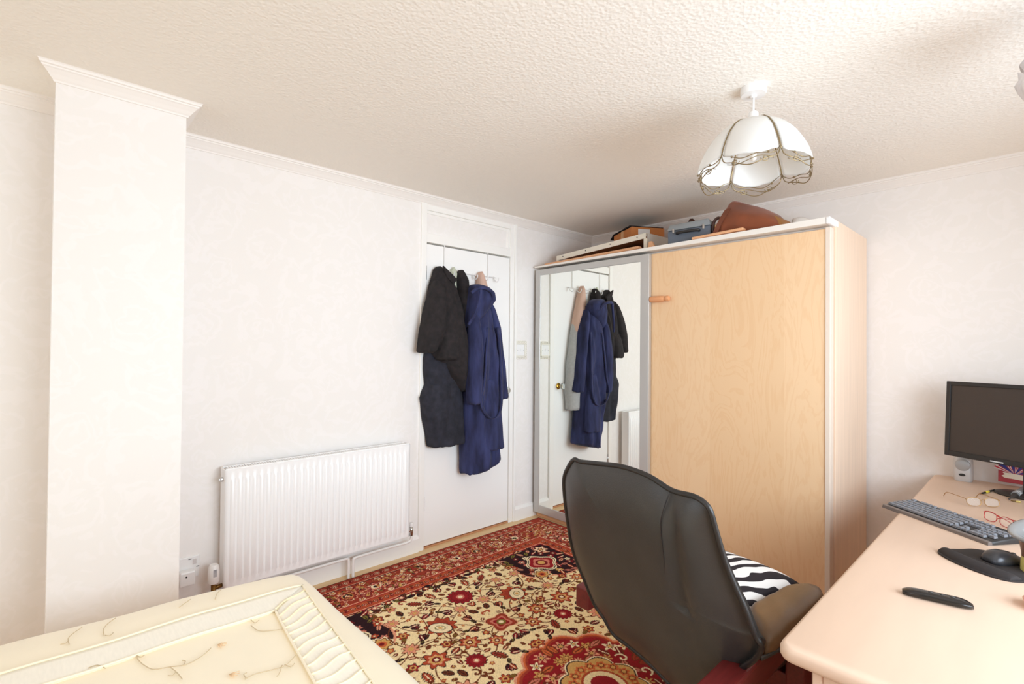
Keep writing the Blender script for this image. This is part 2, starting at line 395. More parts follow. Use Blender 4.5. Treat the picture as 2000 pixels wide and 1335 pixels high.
# ------------------------------------------------------------------ rug
def build_rug():
    X0, X1, Y1 = .09, 3.10, -.742; CY = -1.935; DX = .0035
    nu = int((X1-X0)/2/DX)+1; nv = int((Y1-CY)/DX)+1
    uu = np.linspace(0, (X1-X0)/2, nu); vv = np.linspace(0, Y1-CY, nv)
    U, V = np.meshgrid(uu, vv, indexing='ij')
    C = {k: np.array(s2l(c)) for k, c in dict(cream=(246, 222, 172), rust=(176, 74, 48), brick=(160, 62, 46), red=(150, 34, 40), pink=(208, 124, 104),
         dark=(48, 26, 30), olive=(126, 112, 52), brown=(112, 56, 32), gold=(212, 164, 96), salmon=(226, 156, 124), ivory=(246, 226, 186), deep=(118, 30, 34), orange=(206, 104, 62)).items()}
    img = np.empty((nu, nv, 3)); img[:] = C['cream']
    rg = random.Random(5)
    def put(mask, sl, c): img[sl][mask] = C[c] if isinstance(c, str) else c
    def win(u, v, r):
        a0 = max(0, int((u-r)/DX)); a1 = min(nu, int((u+r)/DX)+2); b0 = max(0, int((v-r)/DX)); b1 = min(nv, int((v+r)/DX)+2)
        if a1 <= a0 or b1 <= b0: return None
        return (slice(a0, a1), slice(b0, b1))
    def flower(u, v, r, n, cols, lobe=.25, rot=0, asp=1.0, ang=0):
        """cols: list of (relative radius, colour) from the outside in"""
        sl = win(u, v, r*1.2*max(1, asp))
        if sl is None: return
        du, dv = U[sl]-u, V[sl]-v
        ca, sa = math.cos(ang), math.sin(ang)
        x, y = (du*ca+dv*sa)/asp, -du*sa+dv*ca
        d = np.hypot(x, y); th = np.arctan2(y, x)
        k = 1-lobe*(.5-.5*np.cos(n*th+rot))
        for f, c in cols: put(d < r*f*(k if f > .45 else 1), sl, c)
    def leaf(u, v, L, Wd, ang, c, o='dark', serr=0):
        sl = win(u, v, L*.75)
        if sl is None: return
        du, dv = U[sl]-u, V[sl]-v
        x = (du*math.cos(ang)+dv*math.sin(ang))/L+.5; y = (-du*math.sin(ang)+dv*math.cos(ang))
        w = Wd*np.sin(np.clip(x, 0, 1)*PI)**.8*(1+serr*np.sin(x*40))
        ok = (x > 0) & (x < 1)
        put(ok & (abs(y) < w*.5+.004), sl, o); put(ok & (abs(y) < w*.5-.002), sl, c)
        put(ok & (abs(y) < .0022) & (x < .8), sl, 'ivory' if c in ('red', 'rust', 'deep') else o)
    def stroke(pts, w, c):
        for (a, b), (a2, b2) in zip(pts, pts[1:]):
            L = math.hypot(a2-a, b2-b); sl = win((a+a2)/2, (b+b2)/2, L/2+w)
            if sl is None: continue
            du, dv = U[sl]-a, V[sl]-b
            t = np.clip((du*(a2-a)+dv*(b2-b))/(L*L+1e-12), 0, 1)
            put(np.hypot(du-t*(a2-a), dv-t*(b2-b)) < w, sl, c)
    def scroll(u, v, r, turns, a0, sgn, w, c):
        pts = []
        for i in range(28):
            t = i/27; a = a0+sgn*turns*2*PI*t; q = r*(1-t*.85); pts.append((u+q*math.cos(a), v+q*math.sin(a)))
        stroke(pts, w, c)
    # --- border (0 .. .37)
    d = np.minimum(U, V); full = (slice(None), slice(None)); BW = .375
    put(d < BW, full, 'rust'); put(d < .008, full, 'dark')
    put((d > .008) & (d < .075), full, 'brick'); put((d > .29) & (d < .355), full, 'rust')
    put((d > .075) & (d < .081), full, 'salmon'); put((d > .081) & (d < .089), full, 'dark')
    put((d > .276) & (d < .282), full, 'salmon'); put((d > .282) & (d < .29), full, 'red')
    put((d > .089) & (d < .276), full, C['brick']*.92)
    put((d > .355) & (d < .362), full, 'salmon'); put((d > .362) & (d < BW), full, 'red')
    def along(off, step, fn, jit=0):
        s = off+step*.5; k = 0
        while s < 1.5:
            if s < uu[-1]: fn(s, off, 0, k)
            if s < vv[-1] and s > off+step*.6: fn(off, s, PI/2, k)
            s += step; k += 1
    for off, cc in ((.042, ('pink', 'brown', 'ivory')), (.322, ('orange', 'dark', 'salmon'))):
        along(off, .062, lambda u, v, a, k: (flower(u, v, .022, 6, [(1, cc[0]), (.78, cc[1]), (.5, cc[2]), (.25, 'red')], .3),
              leaf(u+.031*math.cos(a), v+.031*math.sin(a), .034, .012, a+.7, 'salmon', 'deep'), leaf(u+.03*math.cos(a)-.014*math.sin(a), v+.03*math.sin(a)+.014*math.cos(a), .022, .008, a-.7, 'gold', 'brown')))
    def pal(u, v, a, k):
        n = (-math.sin(a), math.cos(a)); t = (math.cos(a), math.sin(a))
        kind = k % 3
        if kind == 0: flower(u, v, .060, 10, [(1, 'salmon'), (.88, 'deep'), (.7, 'brick'), (.52, 'gold'), (.4, 'dark'), (.2, 'ivory')], .22)
        elif kind == 1: flower(u, v, .056, 8, [(1, 'dark'), (.86, 'pink'), (.6, 'red'), (.42, 'ivory'), (.25, 'dark')], .4, asp=1.25, ang=a)
        else: flower(u, v, .052, 12, [(1, 'ivory'), (.84, 'brown'), (.62, 'salmon'), (.4, 'deep'), (.2, 'gold')], .3)
        for s in (-1, 1):
            for q in (-1, 1):
                leaf(u+t[0]*.075*s+n[0]*.055*q, v+t[1]*.075*s+n[1]*.055*q, .06, .022, a+q*s*.9, rg.choice(['pink', 'olive', 'gold', 'salmon']), 'deep')
                flower(u+t[0]*.045*s+n[0]*.078*q, v+t[1]*.045*s+n[1]*.078*q, .018, 5, [(1, 'ivory'), (.7, 'red'), (.3, 'gold')], .3)
        scroll(u+t[0]*.085, v+t[1]*.085, .034, .8, a, 1, .0035, 'salmon'); scroll(u+t[0]*.095, v+t[1]*.095, .03, .8, a+PI, -1, .0035, 'dark')
    along(.183, .165, pal)
    for _ in range(900):
        s = rg.uniform(.1, 1.5); o = rg.uniform(.095, .27)
        u, v = (s, o) if rg.random() < .5 else (o, s)
        if min(u, v) > .28: continue
        flower(u, v, rg.uniform(.005, .011), 5, [(1, rg.choice(['salmon', 'pink', 'deep', 'dark', 'ivory', 'gold', 'olive', 'orange'])), (.45, rg.choice(['red', 'dark', 'gold', 'brick']))], .3)
    # --- field
    F0 = BW
    fld = d >= F0
    save = None
    # leafy inner edge of the field
    def edge(u, v, a, k):
        n = (-math.sin(a), math.cos(a))
        for j in range(4):
            leaf(u+rg.uniform(-.03, .03), v+rg.uniform(-.03, .03), .055, .022, a+rg.uniform(-1, 1), rg.choice(['olive', 'brown', 'rust', 'dark']), 'dark')
        flower(u+n[0]*.012, v+n[1]*.012, .022, 5, [(1, 'dark'), (.8, rg.choice(['rust', 'gold', 'pink'])), (.35, 'ivory')], .3)
    along(F0+.022, .075, edge)
    # corner spandrel: dark ground with scalloped inner edge
    a, b = U-F0, V-F0
    ang = np.arctan2(b, a); rad = np.hypot(a, b)
    lim = .40+.035*np.abs(np.sin(ang*5))-.05*np.cos(ang*4)
    m = fld & (rad < lim) & (np.minimum(a, b) >= 0) & ~((rad > .27) & (np.abs(ang-PI/4) > .62) & (np.minimum(a, b) > .09))
    m2 = fld & (rad < lim+.014) & ~((rad > .285) & (np.abs(ang-PI/4) > .62) & (np.minimum(a, b) > .105))
    put(m2, full, 'salmon'); put(m, full, 'dark')
    pts = []
    for i in range(160):
        u, v = F0+rg.uniform(.01, .40), F0+rg.uniform(.01, .40)
        iu, iv = int(u/DX), int(v/DX)
        if not m[min(iu, nu-1), min(iv, nv-1)] or abs(u-v) < .02 and .5 < u < .7: continue
        if any((u-p)**2+(v-q)**2 < .034**2 for p, q in pts): continue
        pts.append((u, v)); c = rg.choice(['red', 'pink', 'deep', 'rust', 'ivory', 'salmon', 'gold'])
        if rg.random() < .55: flower(u, v, rg.uniform(.018, .028), rg.choice([5, 6, 8]), [(1, c), (.5, rg.choice(['dark', 'deep', 'brown'])), (.28, 'ivory')], .35)
        else: leaf(u, v, .06, .026, rg.uniform(0, PI), rg.choice(['red', 'pink', 'olive', 'rust', 'salmon']), 'dark')
    cu, cv = F0+.20, F0+.20
    for s, r in ((1, .075), (-1, .0)):
        if r == 0: continue
    flower(cu, cv, .112, 4, [(1, 'ivory'), (.92, 'dark'), (.86, 'ivory'), (.80, 'red'), (.55, 'pink'), (.34, 'deep'), (.2, 'gold')], .24, rot=0)
    flower(F0+.31, F0+.31, .058, 8, [(1, 'ivory'), (.88, 'brown'), (.74, 'gold'), (.4, 'orange'), (.2, 'deep')], .25)
    flower(F0+.06, F0+.06, .05, 6, [(1, 'salmon'), (.8, 'ivory'), (.5, 'deep'), (.25, 'gold')], .4)
    # --- central medallion
    MU, MV = uu[-1], vv[-1]
    a, b = MU-U, MV-V
    ang = np.arctan2(b, a); rad = np.hypot(a*.92, b*1.02)
    lim = .312+.032*np.abs(np.sin(ang*6))
    for f, c in ((.0, 'salmon'), (-.010, 'orange'), (-.020, 'brick'), (-.032, 'red')): put(rad < lim+f, full, c)
    med = rad < lim-.045
    L2 = .135+.03*np.abs(np.cos(ang*4))
    pts = []
    for i in range(420):
        t = rg.uniform(0, PI/2); r = rg.uniform(.16, .33); u, v = MU-r*math.cos(t), MV-r*math.sin(t)
        iu, iv = int(u/DX), int(v/DX)
        if not med[min(iu, nu-1), min(iv, nv-1)] or any((u-p)**2+(v-q)**2 < .044**2 for p, q in pts): continue
        pts.append((u, v)); k = rg.random()
        if k < .45: flower(u, v, rg.uniform(.022, .038), rg.choice([5, 7, 9]), [(1, rg.choice(['ivory', 'ivory', 'gold', 'salmon'])), (.5, rg.choice(['dark', 'brown', 'deep'])), (.25, 'gold')], .6, rot=rg.uniform(0, 6))
        elif k < .75: leaf(u, v, .07, .03, rg.uniform(0, PI), rg.choice(['brick', 'pink', 'deep', 'orange']), 'brown')
        else: scroll(u, v, .03, .9, rg.uniform(0, 6), 1, .004, rg.choice(['salmon', 'ivory', 'orange']))
    put(rad < L2+.012, full, 'ivory'); put(rad < L2+.006, full, 'dark'); put(rad < L2, full, 'gold')
    for k in range(5):
        t = (k+.0)*PI/8; flower(MU-.122*math.cos(t), MV-.122*math.sin(t), .026, 6, [(1, 'orange'), (.6, 'brown'), (.35, 'gold')], .3)
    put(rad < .09, full, 'rust'); put(rad < .08, full, 'cream'); put(rad < .055, full, 'red')
    # --- field flowers, vines and leaves
    taken = []
    fieldmask = (d > F0+.05) & ~m2 & (rad > lim+.012)
    def free(u, v, r):
        iu, iv = int(u/DX), int(v/DX)
        if not (0 <= iu < nu and 0 <= iv < nv) or not fieldmask[iu, iv]: return False
        return all((u-p)**2+(v-q)**2 > (r+s)**2 for p, q, s in taken)
    big = [(.58, vv[-1], .075, 'R'), (.90, vv[-1], .08, 'L'), (.74, .96, .082, 'P'), (.935, .80, .065, 'G'), (.80, .76, .045, 'T'), (1.03, .57, .08, 'P'), (1.16, .78, .06, 'T'), (1.30, .60, .062, 'G'), (.56, .93, .036, 'T'),
           (1.42, .47, .06, 'R'), (.93, .98, .055, 'G'), (.57, .80, .04, 'T'), (.84, .56, .045, 'G'), (1.20, .45, .045, 'T'), (.68, 1.12, .04, 'T'), (1.0, 1.08, .045, 'G'), (1.05, .92, .05, 'R')]
    for i, (u, v, r, k) in enumerate(big):          # vines first
        for (u2, v2, r2, k2) in big[i+1:]:
            D = math.hypot(u2-u, v2-v)
            if D < .30:
                nx, ny = -(v2-v)/D, (u2-u)/D; s = rg.choice((-1, 1))*.22
                stroke([(u+(u2-u)*t+nx*D*s*math.sin(PI*t), v+(v2-v)*t+ny*D*s*math.sin(PI*t)) for t in np.linspace(0, 1, 14)], .0028, 'brown')
    for u, v, r, k in big:
        taken.append((u, v, r))
        if k == 'R': flower(u, v, r, 14, [(1, 'dark'), (.93, 'red'), (.72, 'deep'), (.62, 'red'), (.3, 'pink'), (.16, 'ivory')], .16)
        if k == 'L': flower(u, v, r, 4, [(1, 'salmon'), (.93, 'brown'), (.87, 'brick'), (.66, 'pink'), (.5, 'red'), (.28, 'olive'), (.15, 'ivory')], .34, rot=PI)
        if k == 'P':
            flower(u, v, r, 9, [(1, 'dark'), (.94, 'rust'), (.72, 'brick')], .25); flower(u+.01, v-.012, r*.52, 1, [(1, 'dark'), (.9, 'ivory'), (.44, 'olive'), (.36, 'ivory'), (.2, 'gold')], 0, asp=1.4, ang=.7)
        if k == 'G': flower(u, v, r, 7, [(1, 'dark'), (.9, rg.choice(['rust', 'brown'])), (.6, 'salmon'), (.45, 'gold'), (.3, 'deep'), (.16, 'ivory')], .36)
        if k == 'T': flower(u, v, r, 8, [(1, 'brown'), (.85, 'salmon'), (.5, 'pink'), (.3, 'gold')], .4)
    for i in range(9500):
        u = rg.uniform(F0+.04, uu[-1]); v = rg.uniform(F0+.04, vv[-1]); q = rg.random()
        r = .040 if i < 900 else (.028 if i < 2600 else (.018 if i < 5200 else .013))
        if not free(u, v, r*.92): continue
        taken.append((u, v, r*.92)); t = rg.uniform(0, 2*PI)
        if r > .035:
            if q < .35:
                for s in (-.5, 0, .5): leaf(u+.4*r*math.cos(t+s), v+.4*r*math.sin(t+s), r*1.3, r*.55, t+s, rg.choice(['rust', 'red', 'brown', 'deep']), 'dark', .1)
                leaf(u-.6*r*math.cos(t), v-.6*r*math.sin(t), r*.9, r*.3, t, 'olive', 'dark')
            elif q < .6: leaf(u, v, r*2.0, r*.85, t, rg.choice(['brown', 'rust', 'brick']), 'dark', .3); scroll(u-r*.7*math.cos(t), v-r*.7*math.sin(t), r*.4, .8, t, 1, .004, 'brown')
            else: flower(u, v, r*.8, rg.choice([5, 6]), [(1, 'dark'), (.88, rg.choice(['red', 'rust', 'brick', 'pink'])), (.45, 'gold'), (.25, 'deep')], .35, rot=t); leaf(u+r*.8*math.cos(t), v+r*.8*math.sin(t), r, r*.4, t, 'olive', 'brown')
        elif r > .02:
            if q < .3: scroll(u, v, r*.9, .75, t, rg.choice((-1, 1)), .0055, rg.choice(['brown', 'rust', 'brick'])); 
            elif q < .65: leaf(u, v, r*2, r*.95, t, rg.choice(['red', 'deep', 'rust', 'brown', 'olive', 'orange']), 'dark', .15)
            else: flower(u, v, r*.8, 5, [(1, 'dark'), (.8, rg.choice(['red', 'rust', 'brown', 'orange'])), (.35, 'gold')], .35, rot=t)
        else:
            if q < .6: leaf(u, v, r*2.1, r*.9, t, rg.choice(['red', 'rust', 'olive', 'brown', 'gold']), 'brown')
            else: flower(u, v, r*.7, 5, [(1, rg.choice(['deep', 'rust', 'brown'])), (.4, 'gold')], .3, rot=t)
    # --- mirror to the whole rug, slight pile noise
    top = np.concatenate([img, img[-2::-1]], 0); allc = np.concatenate([top, top[:, -2::-1]], 1)
    rs = np.random.RandomState(3); allc = np.clip(allc*(1+.09*rs.randn(*allc.shape[:2])[..., None]), 0.003, 1)
    nx, ny = allc.shape[:2]
    xs = X0+np.concatenate([uu, 2*uu[-1]-uu[-2::-1]]); ys = Y1-np.concatenate([vv, 2*vv[-1]-vv[-2::-1]])
    gx, gy = np.meshgrid(xs, ys, indexing='ij')
    z = np.full((nx, ny), .010)+.0012*rs.rand(nx, ny)
    z[0, :] = z[-1, :] = 0.0; z[:, 0] = z[:, -1] = 0.0
    co = np.stack([gx, gy, z], -1).reshape(-1, 3).astype(np.float32)
    idx = np.arange(nx*ny).reshape(nx, ny)
    f = np.stack([idx[:-1, :-1], idx[:-1, 1:], idx[1:, 1:], idx[1:, :-1]], -1).reshape(-1, 4)
    me = bpy.data.meshes.new('rug'); me.vertices.add(len(co)); me.vertices.foreach_set('co', co.ravel())
    me.loops.add(f.size); me.loops.foreach_set('vertex_index', f.ravel().astype(np.int32))
    me.polygons.add(len(f)); me.polygons.foreach_set('loop_start', np.arange(0, f.size, 4, dtype=np.int32))
    me.update(calc_edges=True)
    at_ = me.color_attributes.new('weave', 'FLOAT_COLOR', 'POINT')
    at_.data.foreach_set('color', np.concatenate([allc.reshape(-1, 3), np.ones((nx*ny, 1))], 1).astype(np.float32).ravel())
    m = mat('persian_rug_wool', (150, 80, 50), .95, spec=.1); nt = m.node_tree
    ca = nt.nodes.new('ShaderNodeVertexColor'); ca.layer_name = 'weave'
    nt.links.new(ca.outputs['Color'], nt.nodes['Principled BSDF'].inputs['Base Color'])
    me.materials.append(m)
    o = bpy.data.objects.new('rug', me); COL.objects.link(o)
    o['label'] = 'red and cream Persian style floral rug on the floor'; o['category'] = 'rug'
build_rug()

# ------------------------------------------------------------------ wardrobe
WX0, WX1 = .025, 2.021
wd = thing('wardrobe', 'tall sliding door wardrobe with mirror door and birch door in the corner', 'wardrobe', (1.02, -.35, 0))
bm = new(); box(bm, (WX1-.004, -.645, 0), (WX1+.020, -.022, 1.968), .002); obj('side_panel', bm, M_SIDE, wd)
bm = new(); box(bm, (WX0, -.645, 0), (WX0+.02, -.022, 1.95), .002); obj('side_panel', bm, M_SIDE, wd)
bm = new(); box(bm, (WX0+.02, -.645, 1.925), (WX1-.004, -.022, 1.945)); obj('top_panel', bm, M_SIDE, wd)
bm = new(); box(bm, (WX0+.02, -.035, .06), (WX1-.004, -.022, 1.925)); obj('back_panel', bm, M_SIDE, wd)
bm = new(); box(bm, (WX0+.02, -.60, .05), (WX1-.004, -.04, .07)); obj('floor_panel', bm, M_SIDE, wd)
bm = new(); box(bm, (WX0, -.70, 0), (WX1-.01, -.62, .034), .003); obj('plinth', bm, M_PEACH, wd)
# top track follows the slight rise of the old ceiling
bm = new()
A = [(WX0, 1.934, 1.945), (WX1, 1.934, 1.966)]
loft(bm, [[Vector((x, y, z)) for y, z in ((-.745, z0), (-.745, z1), (-.64, z1), (-.64, z0-.012), (-.66, z0-.012), (-.66, z0))] for x, z0, z1 in A])
obj('top_track', bm, mat('white_track', (240, 234, 226), .4), wd)
bm = new(); box(bm, (WX1, -.746, 1.932), (WX1+.021, -.60, 1.968), .006); obj('end_cap', bm, M_PLAST, wd)
bm = new(); box(bm, (WX1-.012, -.705, .05), (WX1+.012, -.648, 1.925), .003); obj('edge_strip', bm, mat('beige_edge_strip', (232, 216, 200), .5), wd)
# mirror door
bm = new()
mx0, mx1, mz0, mz1, my0, my1 = .030, 1.036, .040, 1.918, -.738, -.706
box(bm, (mx0, my0, mz0), (mx0+.052, my1, mz1), .004); box(bm, (mx1-.064, my0, mz0), (mx1, my1, mz1), .004)
box(bm, (mx0+.05, my0, mz1-.046), (mx1-.06, my1, mz1), .003); box(bm, (mx0+.05, my0, mz0), (mx1-.06, my1, mz0+.062), .003)
md = obj('mirror_door', bm, M_ALU, wd)
bm = new(); box(bm, (mx0+.04, my0+.004, mz0+.05), (mx1-.055, my0+.012, mz1-.035))
obj('mirror_glass', bm, mat('mirror', (246, 248, 243), 0, 1), md)
bm = new(); box(bm, (1.0, -.700, .045), (WX1-.012, -.672, 1.918), .002); wdoor = obj('birch_door', bm, M_VENEER, wd)
bm = new()
lathe(bm, [(0, 0), (.017, 0), (.019, .012), (.019, .08), (.015, .096), (.012, .100), (.013, .105), (.017, .112), (.018, .122), (.014, .130), (0, .132)], (1.038, -.722, 1.625), 20, Matrix.Rotation(PI/2, 4, 'Y'))
obj('peg_handle', bm, mat('orange_pine', (226, 160, 112), .45), wdoor, True, angle=50)

# ------------------------------------------------------------------ things on the wardrobe
def hexa(bm, P, bev=0):
    """8 corner points: bottom 4 then top 4"""
    v = [bm.verts.new(p) for p in P]
    for f in ((3, 2, 1, 0), (4, 5, 6, 7), (0, 1, 5, 4), (1, 2, 6, 5), (2, 3, 7, 6), (3, 0, 4, 7)): bm.faces.new([v[i] for i in f])
    if bev: bmesh.ops.bevel(bm, geom=list(bm.edges)+v, offset=bev, segments=2, affect='EDGES', profile=.5)
def carton(name, label, c, z0, w, d, h, rot, m, lab=None):
    t = thing(name, label, 'box', (c[0], c[1], z0), 'cardboard boxes on the wardrobe')
    M = Matrix.Translation(Vector((c[0], c[1], z0))) @ Matrix.Rotation(math.radians(rot), 4, 'Z')
    bm = new(); box(bm, (-w/2, -d/2, 0), (w/2, d/2, h), .003, M=M); obj('carton', bm, m, t)
    bm = new(); box(bm, (-.024, -d/2-.001, 0), (.024, d/2+.001, h+.001), M=M); obj('tape', bm, mat(m.name+'_tape', tuple(int(x*255) for x in (.86, .66, .45)), .4), t)
    if lab:
        bm = new(); box(bm, (w/2, -d*.30, h*.48), (w/2+.0015, d*.05, h*.88), M=M); obj('paper_label', bm, M_PLAST, t)
    return t, M
carton('cardboard_box', 'orange-brown cardboard box with a white paper label under dark cloth', (.629, -.232), 2.078, .33, .26, .122, -32, M_CARD, True)
carton('cardboard_box', 'yellow-brown cardboard box behind the cream metal frame, lower of two', (.52, -.30), 1.946, .56, .20, .088, -10, M_CARD2)
# dark cloth over the upper box
bm = new()
Mx = Matrix.Translation(Vector((.629, -.232, 2.2025))) @ Matrix.Rotation(math.radians(-32), 4, 'Z')
def fcl(s, t):
    x = -.22+.36*s; y = -.136+.27*t
    z = .010+.010*noise.noise(Vector((s*4, t*3, 1)))+.014*math.sin(PI*s)*math.sin(PI*t)
    z -= max(0, -x-.166)*.55
    return Mx @ Vector((x, y, max(z, .002) if x > -.166 else z))
grid(bm, 30, 20, fcl); obj('dark_cloth', bm, M_BLACKC, smooth=True, mods=[('SOLIDIFY', dict(thickness=.006))], label='dark folded cloth draped over the orange-brown cardboard box', cat='cloth', loc=(.629, -.232, 2.2))
# cream metal frame
fr = thing('metal_frame', 'cream metal angle frame lying on the wardrobe over the boxes', 'frame', (.53, -.4, 1.946))
FZ0, FZ1, FX0, FX1, FYF, FYB = 2.035, 2.090, .125, .925, -.60, -.19
bm = new()
loft(bm, [[Vector((x, y, z+dz)) for y, dz in ((FYF, -.036), (FYF, 0), (FYF+.030, 0), (FYF+.030, -.004), (FYF+.004, -.004), (FYF+.004, -.036))] for x, z in ((FX0, FZ0), (FX1, FZ1))])
rail = obj('front_rail', bm, M_STEEL, fr)
for k in range(4):
    s = (k+.3)/3.6; x = FX0+(FX1-FX0)*s; z = FZ0+(FZ1-FZ0)*s-.016
    bm = new(); lathe(bm, [(0, 0), (.004, 0), (.004, .002), (0, .002)], (x, FYF, z), 10, Matrix.Rotation(PI/2, 4, 'X')); obj('bolt_hole', bm, M_BLACKP, rail)
bm = new(); loft(bm, [[Vector((x, y, z+dz)) for y, dz in ((FYF+.03, -.008), (FYF+.03, -.003), (FYB, -.003), (FYB, -.008))] for x, z in ((FX0, FZ0), (FX1-.04, FZ1))]); obj('tray_bottom', bm, mat('brown_hardboard', (140, 96, 66), .6), fr)
bm = new(); box(bm, (FX1-.02, FYF+.004, 1.946), (FX1+.006, FYF+.026, FZ1-.036), .002); obj('post', bm, M_STEEL, fr)
bm = new(); box(bm, (FX0+.0, FYF+.004, 1.946), (FX0+.02, FYF+.026, FZ0-.03), .002); obj('post', bm, M_STEEL, fr)
bm = new(); hexa(bm, [Vector(p) for p in ((FX1-.01, FYF+.03, 1.985), (FX1+.006, FYF+.03, 1.985), (FX1+.03, FYB, 1.985), (FX1+.014, FYB, 1.985), (FX1-.01, FYF+.03, FZ1), (FX1+.006, FYF+.03, FZ1), (FX1+.03, FYB, FZ1), (FX1+.014, FYB, FZ1))]); obj('side_plate', bm, mat('grey_white_metal', (214, 208, 200), .5), fr)
# pine slats
bm = new(); box(bm, (-.40, -.022, 0), (.45, .022, .018), .005, M=Matrix.Translation((.455, -.640, 1.968)) @ Matrix.Rotation(math.radians(-1.4), 4, 'Y') @ Matrix.Rotation(math.radians(.5), 4, 'Z'))
obj('wooden_batten', bm, M_PEACH, label='long pale pine slat along the wardrobe top in front of the frame', cat='slat', loc=(.455, -.64, 1.968), group='pine slats on the wardrobe')
bm = new(); box(bm, (-.15, -.022, 0), (.15, .022, .016), .005, M=Matrix.Translation((1.47, -.715, 1.966)) @ Matrix.Rotation(math.radians(-2.0), 4, 'Y'))
obj('wooden_batten', bm, M_PEACH, label='short pale pine slat lying in front of the brown bag', cat='slat', loc=(1.47, -.715, 1.966), group='pine slats on the wardrobe')
bm = new(); prism(bm, [(.953, 1.962), (1.015, 1.962), (1.002, 1.99), (.985, 2.022), (.962, 2.02)], 1, -.625, -.605, .003)
obj('wooden_wedge', bm, M_PEACH, label='small pale wooden wedge standing beside the cream metal frame', cat='wedge', loc=(.98, -.61, 1.962))
# blue-grey case
cs = thing('carry_case', 'small blue-grey hard carry case with black handle on the wardrobe', 'case', (1.262, -.60, 1.952))
Mc = Matrix.Translation((1.262, -.60, 1.952)) @ Matrix.Rotation(math.radians(10), 4, 'Z') @ Matrix.Rotation(math.radians(-1.5), 4, 'Y') @ Matrix.Diagonal((.86, .9, .90, 1))
bm = new(); box(bm, (-.150, -.10, 0), (.150, .10, .104), .008, M=Mc); obj('case_body', bm, M_CASE, cs, True, angle=40)
bm = new(); hexa(bm, [Mc @ Vector(p) for p in ((-.152, -.102, .106), (.152, -.102, .106), (.152, .102, .106), (-.152, .102, .106), (-.142, -.088, .150), (.135, -.088, .155), (.135, .09, .155), (-.142, .09, .150))], .008); obj('case_lid', bm, M_CASE2, cs, True, angle=40)
bm = new(); tube(bm, [Mc @ Vector(p) for p in spline([(-.075, -.103, .078), (-.07, -.120, .08), (0, -.125, .08), (.07, -.120, .08), (.075, -.103, .078)], 5)], .009); obj('handle', bm, M_BLACKP, cs, True)
for x in (-.105, .105):
    bm = new(); box(bm, (x-.007, -.107, .085), (x+.007, -.10, .115), .002, M=Mc); obj('clasp', bm, M_CHROME, cs)
bm = new(); box(bm, (.155, -.05, .03), (.166, -.02, .12), .003, M=Mc); obj('latch', bm, M_BRASS, cs)
# dark pouch behind the case
bm = new()
Rg = []
for s in range(9):
    t = s/8; z = 1.95+.235*t; w = .095*(1-t**1.8)+.012; cx = 1.165-.03*t; dd = .035*(1-t)+.008
    Rg.append([Vector((cx+w*math.cos(a)+.02*(1-t)*math.sin(3*a), -.38+dd*math.sin(a), z)) for a in [2*PI*k/20 for k in range(20)]])
loft(bm, Rg); obj('leather_pouch', bm, M_BAGD, smooth=True, label='dark brown pointed leather pouch standing behind the blue-grey case', cat='pouch', loc=(1.135, -.38, 1.95))
# brown holdall
bg = thing('holdall_bag', 'slumped brown suede holdall bag with strap on the wardrobe', 'bag', (1.57, -.55, 1.946))
bm = new(); rows = [(1.415, .03, .05), (1.422, .075, .08), (1.435, .11, .10), (1.45, .135, .12), (1.465, .185, .12), (1.48, .240, .11), (1.505, .248, .11), (1.55, .215, .12), (1.62, .180, .125), (1.68, .150, .125), (1.73, .125, .12), (1.765, .10, .10), (1.78, .05, .06)]
Rg = []
for i, (x, h, dd) in enumerate(rows):
    ring = []
    for k in range(28):
        a = 2*PI*k/28; c, s = math.cos(a), math.sin(a)
        y = dd*math.copysign(abs(c)**.6, c); zz = .5+.5*math.copysign(abs(s)**(.55 if s < 0 else .95), s)
        y *= (1-.72*max(0, s)**1.4*min(1, h/.2)); wr = .007*math.sin(5*a+i*1.3)+.005*math.sin(9*a-i)
        ring.append(Vector((x+.012*s*math.sin(i), -.55+y+wr, 1.953+h*zz+wr*.6*(s > -.3))))
    Rg.append(ring)
loft(bm, Rg); obj('bag_body', bm, M_BAG, bg, True, mods=[('SUBSURF', dict(levels=1, render_levels=1))])
bm = new(); tube(bm, spline([(1.412, -.64, 1.96), (1.408, -.645, 2.02), (1.418, -.65, 2.068), (1.445, -.65, 2.085), (1.47, -.645, 2.06)], 6), .009); obj('handle', bm, M_BAGD, bg, True)
bm = new(); pts = spline([(1.490, -.635, 2.13), (1.475, -.665, 2.08), (1.45, -.68, 2.02), (1.43, -.68, 1.965)], 6)
loft(bm, [[p+Vector((-.016, 0, 0)), p+Vector((.016, 0, .004)), p+Vector((.016, .008, .004)), p+Vector((-.016, .008, 0))] for p in pts]); obj('strap', bm, mat('brown_strap', (120, 66, 44), .6), bg)
bm = new(); hexa(bm, [Vector(p) for p in ((1.73, -.64, 1.95), (1.81, -.64, 1.955), (1.83, -.50, 1.95), (1.73, -.50, 1.95), (1.735, -.62, 2.06), (1.765, -.62, 2.03), (1.785, -.50, 2.03), (1.735, -.50, 2.05))], .01); obj('end_flap', bm, mat('tan_end_flap', (160, 110, 58), .6), bg, True, angle=50)
